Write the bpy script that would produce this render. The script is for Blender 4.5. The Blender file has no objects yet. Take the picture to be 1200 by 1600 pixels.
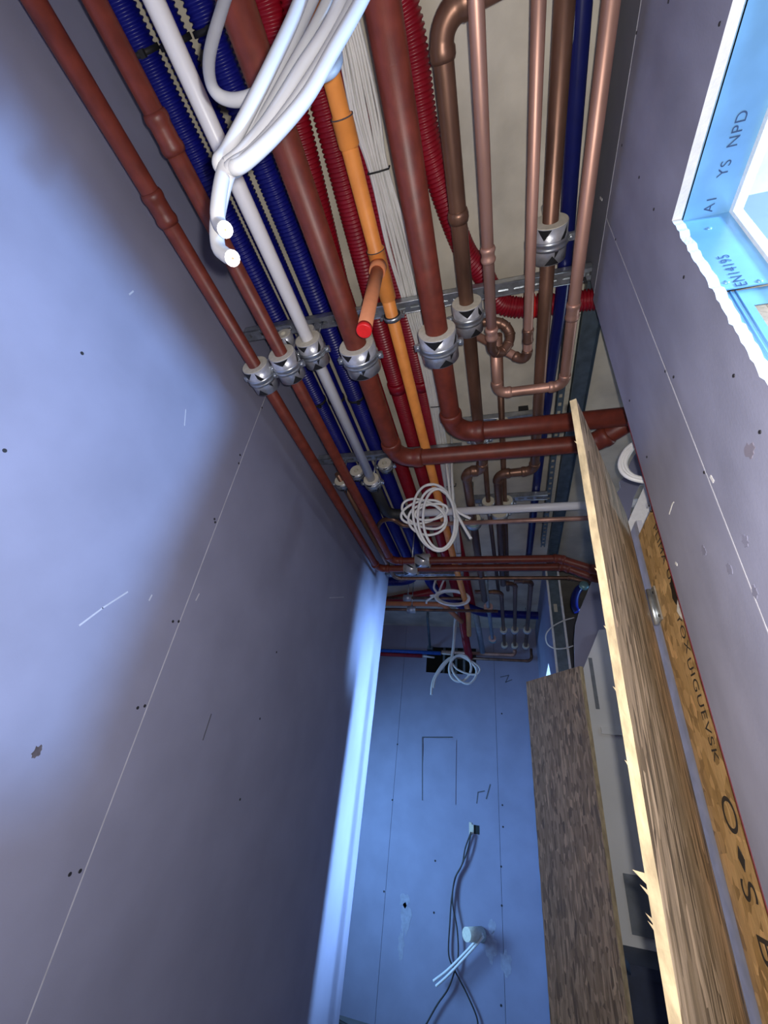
import bpy, math, random
import numpy as np
from mathutils import Matrix, Vector

# ---------------------------------------------------------------- camera, light, exposure
SC = bpy.context.scene
COL = SC.collection
random.seed(7)
# metres; origin = the photographer's eye; X across the corridor, Y along it, Z up
CAM_R = np.array([[0.9619072, 0.2507452, 0.1089099],
                  [-0.0468346, 0.5436495, -0.8380046],
                  [-0.2693344, 0.8009820, 0.5346839]])      # rows: right, down, forward
FPX = 646.1
cam_d = bpy.data.cameras.new('camera'); cam = bpy.data.objects.new('camera', cam_d); COL.objects.link(cam)
cam_d.sensor_fit = 'VERTICAL'; cam_d.sensor_height = 24.0; cam_d.lens = FPX/1600*24.0
cam_d.clip_start = 0.02; cam_d.clip_end = 60
mw = Matrix.Identity(4)
for i in range(3):
    mw[i][0] = CAM_R[0][i]; mw[i][1] = -CAM_R[1][i]; mw[i][2] = -CAM_R[2][i]
cam.matrix_world = mw
SC.camera = cam

SC.view_settings.view_transform = 'Standard'; SC.view_settings.look = 'None'
SC.view_settings.gamma = 1.0; SC.view_settings.use_curve_mapping = False
SC.view_settings.exposure = 0.0

world = bpy.data.worlds.new('world'); SC.world = world; world.use_nodes = True
world.node_tree.nodes['Background'].inputs[0].default_value = (0.35, 0.5, 1.0, 1)
world.node_tree.nodes['Background'].inputs[1].default_value = 0.05

def lamp(name, kind, loc, energy, color, size=0.1, size_y=None, aim=None, spread=None):
    d = bpy.data.lights.new(name, kind); d.energy = energy; d.color = color
    if kind == 'AREA':
        d.shape = 'RECTANGLE'; d.size = size; d.size_y = size_y or size
        if spread: d.spread = math.radians(spread)
    else:
        d.shadow_soft_size = size
    o = bpy.data.objects.new(name, d); COL.objects.link(o); o.location = loc
    if aim is not None:
        o.rotation_euler = (Vector(aim)-Vector(loc)).to_track_quat('-Z', 'Y').to_euler()
    return o
BLUE = (0.30, 0.56, 1.0)
# the phone's flash beside the lens
flash_pos = tuple(0.016*np.array(CAM_R[0]) - 0.016*np.array(CAM_R[1]))
lamp('phone_flash', 'POINT', flash_pos, 42.0, (1.0, 0.95, 0.9), 0.006)
# work light in the side room behind the wall opening
lamp('work_light', 'POINT', (1.2, 0.13, 0.735), 195.0, BLUE, 0.065)
# work light in the side room behind the boarded doorway
lamp('side_room_light', 'AREA', (1.35, 2.63, 0.1), 22.0, BLUE, 0.09, 1.7, (-0.94, 2.95, 0.1), spread=32)
# fill light added out of sight to brighten the white board in the doorway
lamp('panel_fill_light', 'POINT', (1.7, 1.75, 1.25), 9.0, (0.72, 0.86, 1.0), 0.08)
# daylight reaching the crossing corridor from its far end
lamp('cross_corridor_light', 'AREA', (-2.7, 3.45, -0.3), 27.0, (0.24, 0.53, 1.0), 0.5, 1.6, (0.0, 4.83, -0.6), spread=75)

# ---------------------------------------------------------------- measuring helpers
def ray(px, py):
    return CAM_R.T @ np.array([px-600.0, py-800.0, FPX])
def at(px, py, ax, val):            # point of the sight line that lies in the plane axis = val
    d = ray(px, py); return d*(val/d['xyz'.index(ax)])

ZS = 1.555       # underside of slab
XL = -0.94       # left wall face
XR = 0.316       # right wall face
YF = 4.83        # end wall face
ZF = -1.67       # floor

# ---------------------------------------------------------------- materials
def new_mat(name):
    m = bpy.data.materials.new(name); m.use_nodes = True
    nt = m.node_tree; return m, nt, nt.nodes['Principled BSDF']
def mat(name, color, rough=0.5, metal=0.0, var=0.12, scale=30.0, bump=0.0, bscale=200.0, stretch=(1, 1, 1), color2=None, spec=None):
    m, nt, b = new_mat(name)
    tc = nt.nodes.new('ShaderNodeTexCoord'); mp = nt.nodes.new('ShaderNodeMapping')
    mp.inputs['Scale'].default_value = stretch
    nt.links.new(tc.outputs['Object'], mp.inputs[0])
    n = nt.nodes.new('ShaderNodeTexNoise'); n.inputs['Scale'].default_value = scale; n.inputs['Detail'].default_value = 5
    nt.links.new(mp.outputs[0], n.inputs['Vector'])
    r = nt.nodes.new('ShaderNodeValToRGB')
    c2 = color2 or tuple(c*(1+var) for c in color); c1 = tuple(c*(1-var) for c in color)
    r.color_ramp.elements[0].position = 0.32; r.color_ramp.elements[1].position = 0.68
    r.color_ramp.elements[0].color = (*c1, 1); r.color_ramp.elements[1].color = (*[min(c, 1) for c in c2], 1)
    nt.links.new(n.outputs['Fac'], r.inputs[0]); nt.links.new(r.outputs[0], b.inputs['Base Color'])
    b.inputs['Roughness'].default_value = rough; b.inputs['Metallic'].default_value = metal
    if spec is not None: b.inputs['Specular IOR Level'].default_value = spec
    if bump:
        n2 = nt.nodes.new('ShaderNodeTexNoise'); n2.inputs['Scale'].default_value = bscale; n2.inputs['Detail'].default_value = 4
        nt.links.new(mp.outputs[0], n2.inputs['Vector'])
        bp = nt.nodes.new('ShaderNodeBump'); bp.inputs['Strength'].default_value = bump; bp.inputs['Distance'].default_value = 0.002
        nt.links.new(n2.outputs['Fac'], bp.inputs['Height']); nt.links.new(bp.outputs[0], b.inputs['Normal'])
    return m
def osb_mat(name, tint, stretch, con=1.0):
    m, nt, b = new_mat(name)
    tc = nt.nodes.new('ShaderNodeTexCoord')
    outs = []
    for k, (st, sc, rot) in enumerate(((stretch, 1.0, 0.06), ([stretch[0]*.8, stretch[1]*.8, stretch[2]*1.5], 1.25, 0.5), (stretch, 0.8, -0.4))):
        mp = nt.nodes.new('ShaderNodeMapping'); mp.inputs['Scale'].default_value = [s*sc for s in st]
        mp.inputs['Rotation'].default_value = (rot, 0.0, 0.0); mp.inputs['Location'].default_value = (k*3.1, k*1.7, k*2.3)
        nt.links.new(tc.outputs['Object'], mp.inputs[0])
        v = nt.nodes.new('ShaderNodeTexVoronoi'); v.inputs['Scale'].default_value = 1.0; v.inputs['Randomness'].default_value = 1.0
        nt.links.new(mp.outputs[0], v.inputs['Vector'])
        sp = nt.nodes.new('ShaderNodeSeparateColor'); nt.links.new(v.outputs['Color'], sp.inputs[0]); outs.append(sp)
    mx = nt.nodes.new('ShaderNodeMix'); mx.data_type = 'FLOAT'
    th = nt.nodes.new('ShaderNodeMath'); th.operation = 'GREATER_THAN'; th.inputs[1].default_value = 0.5
    nt.links.new(outs[2].outputs[1], th.inputs[0]); nt.links.new(th.outputs[0], mx.inputs[0])
    nt.links.new(outs[0].outputs[0], mx.inputs[2]); nt.links.new(outs[1].outputs[0], mx.inputs[3])
    r = nt.nodes.new('ShaderNodeValToRGB')
    cs = [(0.0, 0.25), (0.12, 0.5), (0.35, 0.85), (0.7, 1.15), (0.9, 1.5), (1.0, 1.9)]
    cs = [(p, 1+(c-1)*con) for p, c in cs]
    r.color_ramp.elements[0].position = 0.0; r.color_ramp.elements[1].position = 1.0
    for p, c in cs[1:-1]: r.color_ramp.elements.new(p)
    for e, (p, c) in zip(r.color_ramp.elements, cs):
        e.position = p; e.color = (tint[0]*c, tint[1]*c*(0.97 if c < 1 else 1.0), tint[2]*c*(0.9 if c < 1 else 1.05), 1)
    nt.links.new(mx.outputs[0], r.inputs[0])
    n = nt.nodes.new('ShaderNodeTexNoise'); n.inputs['Scale'].default_value = 1.0; n.inputs['Detail'].default_value = 6
    mp = nt.nodes.new('ShaderNodeMapping'); mp.inputs['Scale'].default_value = [s*5 if i < 2 else s*1.4 for i, s in enumerate(stretch)]
    nt.links.new(tc.outputs['Object'], mp.inputs[0]); nt.links.new(mp.outputs[0], n.inputs['Vector'])
    mc = nt.nodes.new('ShaderNodeMix'); mc.data_type = 'RGBA'; mc.blend_type = 'OVERLAY'; mc.inputs[0].default_value = 0.75*con
    nt.links.new(r.outputs[0], mc.inputs[6]); nt.links.new(n.outputs['Fac'], mc.inputs[7])
    nt.links.new(mc.outputs[2], b.inputs['Base Color']); b.inputs['Roughness'].default_value = 0.55
    bp = nt.nodes.new('ShaderNodeBump'); bp.inputs['Strength'].default_value = 0.5; bp.inputs['Distance'].default_value = 0.0015
    ad = nt.nodes.new('ShaderNodeMath'); nt.links.new(mx.outputs[0], ad.inputs[0]); nt.links.new(n.outputs['Fac'], ad.inputs[1])
    nt.links.new(ad.outputs[0], bp.inputs['Height']); nt.links.new(bp.outputs[0], b.inputs['Normal'])
    return m

M = {}
M['board'] = mat('lilac_plasterboard', (0.275, 0.28, 0.385), 0.72, var=0.07, scale=5, bump=0.10, bscale=420)
M['board_right'] = mat('scuffed_plasterboard', (0.285, 0.29, 0.385), 0.7, var=0.16, scale=9, bump=0.12, bscale=300, stretch=(1, 1, 0.45))
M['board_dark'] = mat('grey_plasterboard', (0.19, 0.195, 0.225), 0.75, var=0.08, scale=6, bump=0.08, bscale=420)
M['gypsum'] = mat('gypsum_core', (0.78, 0.77, 0.74), 0.9, var=0.06, scale=60, bump=0.5, bscale=240)
M['concrete'] = mat('concrete_slab', (0.58, 0.53, 0.43), 0.9, var=0.20, scale=5, bump=0.25, bscale=90)
M['floor'] = mat('screed', (0.22, 0.22, 0.22), 0.9, var=0.15, scale=6, bump=0.2)
M['primer'] = mat('red_primer', (0.150, 0.028, 0.015), 0.45, var=0.22, scale=28, bump=0.10, bscale=300, spec=0.45)
M['copper'] = mat('copper', (0.50, 0.28, 0.21), 0.45, metal=0.55, var=0.28, scale=14, bump=0.05, bscale=100, stretch=(1, 0.25, 1))
M['copper_dark'] = mat('tarnished_copper', (0.20, 0.105, 0.07), 0.40, metal=0.6, var=0.4, scale=16, bump=0.05, bscale=100, stretch=(1, 0.3, 1))
M['whitepipe'] = mat('white_plastic', (0.82, 0.81, 0.82), 0.35, var=0.03, scale=8)
M['cable'] = mat('white_cable', (0.74, 0.73, 0.70), 0.4, var=0.05, scale=20)
M['cable_end'] = mat('cable_cut_end', (0.85, 0.82, 0.75), 0.5)
M['wire'] = mat('copper_wire', (0.8, 0.4, 0.2), 0.3, metal=1)
M['blue'] = mat('blue_duct', (0.004, 0.006, 0.17), 0.38, var=0.15, scale=10)
M['blue_dark'] = mat('dark_blue_hose', (0.006, 0.010, 0.10), 0.3, var=0.1)
M['red'] = mat('red_duct', (0.24, 0.003, 0.012), 0.38, var=0.15, scale=10)
M['redcap'] = mat('red_cap', (0.75, 0.02, 0.02), 0.4)
M['orange'] = mat('orange_pipe', (0.95, 0.33, 0.07), 0.45, var=0.1, scale=20)
M['orange2'] = mat('pale_orange_pipe', (0.72, 0.27, 0.12), 0.5, var=0.1, scale=20)
M['zinc'] = mat('galvanised_steel', (0.50, 0.53, 0.56), 0.35, metal=0.85, var=0.2, scale=40)
M['track'] = mat('dark_galvanised_track', (0.16, 0.21, 0.25), 0.45, metal=0.6, var=0.2, scale=25)
M['stud'] = mat('blue_lit_steel', (0.22, 0.46, 0.68), 0.33, metal=0.35, var=0.1, scale=15, bump=0.08, bscale=30)  # blue of the work light put into the steel's base colour
M['foil'] = mat('foil_jacket', (0.52, 0.53, 0.56), 0.30, metal=0.45, var=0.15, scale=50, bump=0.35, bscale=70)
M['foam'] = mat('cream_foam', (0.60, 0.56, 0.45), 0.9, var=0.08, scale=80, bump=0.3)
M['pinkfoam'] = mat('pink_foam', (0.60, 0.38, 0.34), 0.9, var=0.08, scale=80)
M['black'] = mat('black_print', (0.012, 0.012, 0.013), 0.5)
M['rubber'] = mat('black_rubber', (0.015, 0.015, 0.017), 0.6)
M['ink'] = mat('marker_ink', (0.035, 0.03, 0.028), 0.7)
M['bluink'] = mat('stencil_ink', (0.03, 0.07, 0.16), 0.7)
M['osb'] = osb_mat('osb', (0.36, 0.27, 0.16), [75, 75, 9])
M['osb_plate'] = osb_mat('osb_plate', (0.52, 0.335, 0.145), [95, 55, 26], 0.55)
M['osb_grey'] = osb_mat('osb_weathered', (0.40, 0.275, 0.135), [75, 75, 15], 0.75)
M['osbedge'] = mat('osb_cut_edge', (0.46, 0.36, 0.21), 0.8, var=0.3, scale=70, bump=0.8, bscale=160, stretch=(1, 1, 0.35))
M['screwhead'] = mat('black_screw', (0.02, 0.02, 0.025), 0.6)
M['chalk'] = mat('pale_scuff', (0.52, 0.52, 0.58), 0.9)
M['filler'] = mat('joint_filler', (0.34, 0.35, 0.43), 0.9)
M['pencil'] = mat('pencil_line', (0.10, 0.10, 0.12), 0.8)
M['stain'] = mat('brown_stain', (0.10, 0.075, 0.075), 0.8, var=0.3, scale=60)
M['redline'] = mat('red_sealing_line', (0.13, 0.012, 0.02), 0.6)
M['smudge'] = mat('faint_smudge', (0.235, 0.235, 0.315), 0.8)
M['smudge2'] = mat('brownish_smudge', (0.22, 0.20, 0.25), 0.8)
M['coilcable'] = mat('pale_grey_cable', (0.34, 0.34, 0.35), 0.45, var=0.06, scale=12)
M['joint'] = mat('joint_line', (0.42, 0.42, 0.49), 0.9)
M['white_panel'] = mat('white_panel', (0.80, 0.80, 0.80), 0.5, var=0.04, scale=4)
M['greyplate'] = mat('grey_plate', (0.20, 0.22, 0.25), 0.6)
M['darkbox'] = mat('dark_case', (0.02, 0.03, 0.06), 0.6)
M['hole'] = mat('dark_cavity', (0.02, 0.025, 0.025), 0.9)
M['teal'] = mat('teal_foil', (0.20, 0.36, 0.38), 0.4, metal=0.4)
M['greyduct'] = mat('grey_conduit', (0.24, 0.27, 0.30), 0.5)
M['bluetube'] = mat('blue_insulation', (0.02, 0.12, 0.55), 0.5)
M['redtube'] = mat('red_insulation', (0.30, 0.012, 0.03), 0.5)
M['light_gap'] = mat('light_gap_white', (0.85, 0.9, 0.92), 0.6)  # near-white colour standing in for leaking light

# ---------------------------------------------------------------- mesh building
class MB:
    def __init__(s): s.v = []; s.f = []; s.m = []; s.s = []
    def quad(s, *p, mi=0):
        k = len(s.v); s.v += [tuple(map(float, q)) for q in p]; s.f.append(tuple(range(k, k+len(p)))); s.m.append(mi); s.s.append(False); return s
    def box(s, x0, x1, y0, y1, z0, z1, mi=0, side=None):
        k = len(s.v)
        s.v += [(x, y, z) for x in (x0, x1) for y in (y0, y1) for z in (z0, z1)]
        F = [(0, 1, 3, 2), (4, 6, 7, 5), (0, 4, 5, 1), (2, 3, 7, 6), (0, 2, 6, 4), (1, 5, 7, 3)]  # -x +x -y +y -z +z
        for i, f in enumerate(F):
            s.f.append(tuple(k+a for a in f)); s.s.append(False)
            s.m.append(mi if side is None else side[i])
        return s
    def obox(s, c, ax, ay, az, hx, hy, hz, mi=0):       # oriented box
        c, ax, ay, az = map(np.array, (c, ax, ay, az)); k = len(s.v)
        s.v += [tuple(c+ax*hx*i+ay*hy*j+az*hz*l) for i in (-1, 1) for j in (-1, 1) for l in (-1, 1)]
        for f in [(0, 1, 3, 2), (4, 6, 7, 5), (0, 4, 5, 1), (2, 3, 7, 6), (0, 2, 6, 4), (1, 5, 7, 3)]:
            s.f.append(tuple(k+a for a in f)); s.s.append(False); s.m.append(mi)
        return s
    def tube(s, path, r, n=16, cap=True, mi=0, capmi=None):
        P = np.array(path, float); N = len(P)
        R = np.full(N, float(r)) if np.isscalar(r) else np.array(r, float)
        T = np.zeros_like(P)
        T[1:-1] = P[2:]-P[:-2]; T[0] = P[1]-P[0]; T[-1] = P[-1]-P[-2]
        for i in range(N):
            l = np.linalg.norm(T[i])
            T[i] = T[i]/l if l > 1e-9 else T[i-1]
        a = np.array([0, 0, 1.0]) if abs(T[0][2]) < 0.9 else np.array([1.0, 0, 0])
        u = np.cross(T[0], a); u /= np.linalg.norm(u)
        k = len(s.v); th = np.arange(n)*2*math.pi/n; ct, st = np.cos(th), np.sin(th)
        for i in range(N):
            u = u - T[i]*(u@T[i]); u /= np.linalg.norm(u); w = np.cross(T[i], u)
            ring = P[i]+R[i]*(ct[:, None]*u+st[:, None]*w)
            s.v += [tuple(q) for q in ring.tolist()]
        for i in range(N-1):
            for j in range(n):
                a0 = k+i*n+j; a1 = k+i*n+(j+1) % n
                s.f.append((a0, a1, a1+n, a0+n)); s.m.append(mi); s.s.append(True)
        if cap:
            cm = mi if capmi is None else capmi
            s.f.append(tuple(k+j for j in reversed(range(n)))); s.m.append(cm); s.s.append(False)
            s.f.append(tuple(k+(N-1)*n+j for j in range(n))); s.m.append(cm); s.s.append(False)
        return s
    def lathe(s, c, axis, prof, n=28, mi=0, smooth=True):    # prof: (distance along axis, radius), closed loop when first = last
        c = np.array(c, float); t = np.array(axis, float); t /= np.linalg.norm(t)
        a = np.array([0, 0, 1.0]) if abs(t[2]) < 0.9 else np.array([1.0, 0, 0])
        u = np.cross(t, a); u /= np.linalg.norm(u); w = np.cross(t, u); k = len(s.v)
        for d, r in prof:
            for j in range(n):
                an = 2*math.pi*j/n; s.v.append(tuple(c+t*d+r*(math.cos(an)*u+math.sin(an)*w)))
        for i in range(len(prof)-1):
            for j in range(n):
                a0 = k+i*n+j; a1 = k+i*n+(j+1) % n
                s.f.append((a0, a1, a1+n, a0+n)); s.m.append(mi); s.s.append(smooth)
        return s
    def prism(s, poly, axis, a, b, mi=0, side=None):        # poly in the two other axes, extruded along axis from a to b
        n = len(poly); k = len(s.v)
        def mk(p, h):
            q = list(p); q.insert('xyz'.index(axis), h); return tuple(q)
        s.v += [mk(p, a) for p in poly]+[mk(p, b) for p in poly]
        s.f.append(tuple(range(k, k+n))); s.f.append(tuple(reversed(range(k+n, k+2*n)))); s.m += [mi, mi]; s.s += [False]*2
        for i in range(n):
            j = (i+1) % n; s.f.append((k+i, k+n+i, k+n+j, k+j)); s.m.append(mi if side is None else side); s.s.append(False)
        return s
def obj(name, mb, m, parent=None):
    me = bpy.data.meshes.new(name); me.from_pydata(mb.v, [], mb.f)
    ms = m if isinstance(m, (list, tuple)) else [m]
    for q in ms: me.materials.append(M[q])
    me.polygons.foreach_set('material_index', mb.m); me.polygons.foreach_set('use_smooth', mb.s)
    me.update()
    o = bpy.data.objects.new(name, me); COL.objects.link(o)
    if parent is not None: adopt(o, parent)
    return o
def wpos(o):
    v = Vector(o['_loc']) if '_loc' in o else Vector((0, 0, 0)); return v
def adopt(o, parent):
    o.parent = parent; o.matrix_parent_inverse = Matrix.Translation(-wpos(parent))
    o['_loc'] = (0, 0, 0)
def thing(name, label, cat, loc, group=None):
    o = bpy.data.objects.new(name, None); COL.objects.link(o); o.location = [float(a) for a in loc]; o['_loc'] = [float(a) for a in loc]
    o.empty_display_size = 0.05
    o['label'] = label; o['category'] = cat
    if group: o['group'] = group
    return o
def tag(o, label, cat, group=None):
    o['label'] = label; o['category'] = cat
    if group: o['group'] = group
    return o
def struct(name, mb, m, label=None):
    o = obj(name, mb, m); o['kind'] = 'structure'
    if label: o['label'] = label
    return o
def sroot(name, loc, label=None):
    o = bpy.data.objects.new(name, None); COL.objects.link(o); o.location = loc; o['_loc'] = loc; o['kind'] = 'structure'
    o.empty_display_size = 0.05
    if label: o['label'] = label
    return o

def fillet(pts, R, n=8):
    pts = [np.array(p, float) for p in pts]; out = [pts[0]]; arcs = []
    for i in range(1, len(pts)-1):
        a = pts[i-1]-pts[i]; b = pts[i+1]-pts[i]; la, lb = np.linalg.norm(a), np.linalg.norm(b); a /= la; b /= lb
        cosang = max(-1, min(1, a@b)); ang = math.acos(cosang)
        if ang > math.pi-0.02: out.append(pts[i]); continue
        d = min(R/math.tan(ang/2), la*0.48, lb*0.48); r = d*math.tan(ang/2)
        bis = (a+b)/np.linalg.norm(a+b); c = pts[i]+bis*(r/math.sin(ang/2))
        p0 = pts[i]+a*d; p1 = pts[i]+b*d; e0 = (p0-c)/r; e1 = (p1-c)/r; tot = math.acos(max(-1, min(1, e0@e1)))
        arc = []
        for k in range(n+1):
            t = k/n; arc.append(c+r*(math.sin((1-t)*tot)*e0+math.sin(t*tot)*e1)/math.sin(tot))
        out += arc; arcs.append((arc, a, b))
    out.append(pts[-1]); return out, arcs
def resample(path, step):
    P = np.array(path); d = np.r_[0, np.cumsum(np.linalg.norm(np.diff(P, axis=0), axis=1))]
    n = max(2, int(d[-1]/step)); t = np.linspace(0, d[-1], n)
    return np.stack([np.interp(t, d, P[:, i]) for i in range(3)], 1)
def spline(pts, n=10):             # Catmull-Rom through pts
    P = [np.array(p, float) for p in pts]; P = [2*P[0]-P[1]]+P+[2*P[-1]-P[-2]]; out = []
    for i in range(1, len(P)-2):
        for k in range(n):
            t = k/n; a, b, c, d = P[i-1:i+3]
            out.append(0.5*((2*b)+(c-a)*t+(2*a-5*b+4*c-d)*t*t+(3*b-a-3*c+d)*t**3))
    out.append(P[-2]); return out

def bead_tube(mb, path, r, bead=1.16, n=18):
    # sleeve with a raised ring near both ends
    path = resample(path, max(0.004, r*0.25)); N = len(path)
    L = np.linalg.norm(np.diff(path, axis=0), axis=1).sum(); s = np.linspace(0, L, N)
    rr = np.full(N, r); w = r*0.35; e = r*0.5
    for c in (e, L-e): rr = np.where(np.abs(s-c) < w, r*bead, rr)
    return mb.tube(path, rr, n)
def pipe(name, label, cat, pts, r, m, R=None, fit=None, elbows=True, coup=(), group=None, n=18, run='pipe_run'):
    pts = [np.array(p, float) for p in pts]; R = R or r*2.2
    t = thing(name, label, cat, pts[0], group)
    path, arcs = fillet(pts, R)
    obj(run, MB().tube(path, r, n), m, t)
    fm = fit or m
    if elbows:
        for arc, a, b in arcs:
            ext = [arc[0]+a*r*0.9]+list(arc)+[arc[-1]+b*r*0.9]
            mb = MB(); bead_tube(mb, ext, r*1.10, 1.10, n); obj('elbow', mb, fm, t)
    for p, d, L in coup:
        p = np.array(p, float); d = np.array(d, float); d /= np.linalg.norm(d)
        mb = MB(); bead_tube(mb, [p-d*L/2, p+d*L/2], r*1.12, 1.10, n); obj('coupling', mb, fm, t)
    return t
def corr(path, r, pitch=0.0115, depth=0.005, n=22, mb=None):
    P = resample(path, pitch/4); rr = np.array([[r, r, r-depth, r-depth][i % 4] for i in range(len(P))])
    return (mb or MB()).tube(P, rr, n)
def duct(name, label, pts, r, m, R=0.16, group=None, coup=(), pitch=0.0115, smooth_from=None):
    t = thing(name, label, 'duct', pts[0], group)
    path, _ = fillet(pts, R, 14)
    obj('corrugated_hose', corr(path, r, pitch), m, t)
    for p, d, L in coup:
        p = np.array(p, float); d = np.array(d, float)
        mb = MB(); mb.tube([p-d*L/2, p-d*L*0.46, p-d*L*.45, p+d*L*.45, p+d*L*.46, p+d*L/2], [r*1.02, r*1.1, r*1.14, r*1.14, r*1.1, r*1.02], 22); obj('coupling', mb, m, t)
    return t
def text(body, size, origin, right, up, m, parent, name='lettering', lift=0.0008):
    cu = bpy.data.curves.new(name, 'FONT'); cu.body = body; cu.size = size; cu.space_character = 1.12
    to = bpy.data.objects.new(name, cu); COL.objects.link(to)
    me = bpy.data.meshes.new_from_object(to.evaluated_get(bpy.context.evaluated_depsgraph_get()))
    bpy.data.objects.remove(to)
    rt, u = np.array(right, float), np.array(up, float); nrm = np.cross(rt, u)
    for v in me.vertices:
        q = np.array(origin)+rt*v.co.x+u*v.co.y+nrm*lift; v.co = q
    me.materials.clear(); me.materials.append(M[m])
    o = bpy.data.objects.new(name, me); COL.objects.link(o); adopt(o, parent); return o

# ---------------------------------------------------------------- room shell
struct('ceiling', MB().box(-3.4, 2.8, -1.9, 5.0, ZS, ZS+0.2), 'concrete', 'beige raw concrete ceiling slab above the pipes')
struct('floor', MB().box(-3.4, 2.8, -1.9, 5.0, ZF-0.15, ZF), 'floor', 'grey screed floor of the corridor')

def dots(parent, pts, ax, val, r=0.0042):
    for p in pts:
        c = at(p[0], p[1], ax, val); d = {'x': (1, 0, 0), 'y': (0, 1, 0)}[ax]; sgn = -1 if (ax == 'x' and val > 0) or ax == 'y' else 1
        d = np.array(d, float)*sgn
        obj('screw', MB().tube([c-d*0.002, c+d*0.0012], r, 10), 'screwhead', parent)
def stroke(parent, pts, ax, val, w, m, name='scratch'):
    P = [at(p[0], p[1], ax, val) for p in pts]; sgn = -1 if (ax == 'x' and val > 0) or ax == 'y' else 1
    nrm = np.zeros(3); nrm['xyz'.index(ax)] = sgn
    mb = MB()
    for a, b in zip(P[:-1], P[1:]):
        d = (b-a)/np.linalg.norm(b-a); mb.obox((a+b)/2, d, np.cross(nrm, d), nrm, np.linalg.norm(b-a)/2+w*.3, w/2, 0.0009)
    return obj(name, mb, m, parent)
def blotch(parent, px, py, ax, val, rx, ry, m, name='stain', seed=1, n=18):
    c = at(px, py, ax, val); rnd = random.Random(seed); sgn = -1 if (ax == 'x' and val > 0) or ax == 'y' else 1
    poly = []
    for i in range(n):
        a = 2*math.pi*i/n; k = rnd.uniform(0.6, 1.1)
        u, w = rx*k*math.cos(a), ry*k*math.sin(a)
        poly.append((c[1]+u, c[2]+w) if ax == 'x' else (c[0]+u, c[2]+w))
    return obj(name, MB().prism(poly, ax, val, val+sgn*0.0008), m, parent)

# left wall: two sheets with an open joint
wl = sroot('wall_left', (XL, 1.0, ZF), 'long lilac plasterboard wall on the left with one vertical joint')
YJ = 1.02; YE = 3.13
obj('board', MB().box(XL-0.0145, XL, -1.9, YJ-0.0012, ZF, ZS, side=[0, 0, 1, 1, 1, 1]), ['board', 'gypsum'], wl)
obj('board', MB().box(XL-0.0145, XL, YJ+0.0012, YE, ZF, ZS, side=[0, 0, 1, 0, 1, 1]), ['board', 'gypsum'], wl)
obj('board', MB().box(XL-0.115, XL-0.10, -1.9, YE, ZF, ZS), 'board', wl)
obj('wall_core', MB().box(XL-0.10, XL-0.0145, -1.9, YE-0.001, ZF, ZS), 'gypsum', wl)
obj('end_board', MB().box(XL-0.115, XL, YE, YE+0.0145, ZF, ZS), 'board', wl)
dots(wl, [(409, 637), (375, 711), (373, 724), (335, 811), (336, 816), (270, 971), (279, 971), (215, 1106), (226, 1103), (109, 1366), (125, 1361),
          (128, 552), (7, 704), (432, 1019), (375, 1249), (406, 1123)], 'x', XL)
stroke(wl, [(124, 977), (160, 950), (199, 925)], 'x', XL, 0.004, 'chalk')
stroke(wl, [(330, 1116), (317, 1156)], 'x', XL, 0.004, 'pencil', 'pencil_mark')
stroke(wl, [(515, 934), (537, 933)], 'x', XL, 0.004, 'chalk')
stroke(wl, [(237, 930), (233, 938)], 'x', XL, 0.004, 'chalk')
stroke(wl, [(311, 928), (306, 938)], 'x', XL, 0.004, 'chalk')
stroke(wl, [(290, 640), (288, 665)], 'x', XL, 0.003, 'chalk')
stroke(wl, [(202, 460), (208, 455)], 'x', XL, 0.004, 'chalk')
blotch(wl, 58, 1174, 'x', XL, 0.010, 0.014, 'stain', seed=3)
obj('joint_edge', MB().box(XL, XL+.0007, YJ-.0016, YJ+.0016, ZF, ZS), 'chalk', wl)

# end wall
wf = sroot('wall_far', (0, YF, ZF), 'blue lit plasterboard end wall with a dark hole at the top')
HX0, HX1, HZ0, HZ1 = -0.885, -0.33, 1.03, 1.315
XJ1 = float(at(622, 1150, 'y', YF)[0]); XJ2 = float(at(779, 1250, 'y', YF)[0])
g = 0.0015
for (a, b, c, d) in [(-3.4, XJ1-g, ZF, ZS), (XJ1+g, HX0, ZF, ZS), (HX0, HX1, ZF, HZ0), (HX0, HX1, HZ1, ZS), (HX1, XJ2-g, ZF, ZS), (XJ2+g, XR+0.1, ZF, ZS)]:
    if b > a: obj('board', MB().box(a, b, YF, YF+0.0145, c, d), 'board', wf)
obj('cavity_back', MB().box(-1.0, 0.6, YF+0.22, YF+0.24, 0.8, ZS), 'hole', wf)
obj('wall_core', MB().box(-3.4, XR+0.1, YF+0.0145, YF+0.04, ZF, HZ0), 'hole', wf)
for x in (-0.70, -0.56, -0.47):
    obj('stud', MB().box(x-0.012, x+0.012, YF+0.09, YF+0.13, HZ0-0.1, HZ1+0.1), 'track', wf)
obj('hatch_board', MB().box(-0.865, -0.535, YF-0.004, YF, -0.155, 0.385), 'board', wf)
stroke(wf, [(660, 1152), (706, 1152)], 'y', YF-0.004, 0.012, 'pencil', 'hatch_gap')
stroke(wf, [(660, 1153), (660, 1250)], 'y', YF-0.004, 0.010, 'pencil', 'hatch_gap')
dots(wf, [(681, 1181), (784, 1115), (785, 1258), (786, 1292), (783, 1354), (621, 1163), (613, 1250), (680, 1345), (678, 1426), (783, 1571), (600, 1393), (784, 1415)], 'y', YF, 0.008)
stroke(wf, [(745, 1255), (747, 1238), (757, 1236)], 'y', YF, 0.010, 'pencil', 'pencil_mark')
stroke(wf, [(766, 1226), (760, 1248)], 'y', YF, 0.012, 'pencil', 'pencil_mark')
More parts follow.
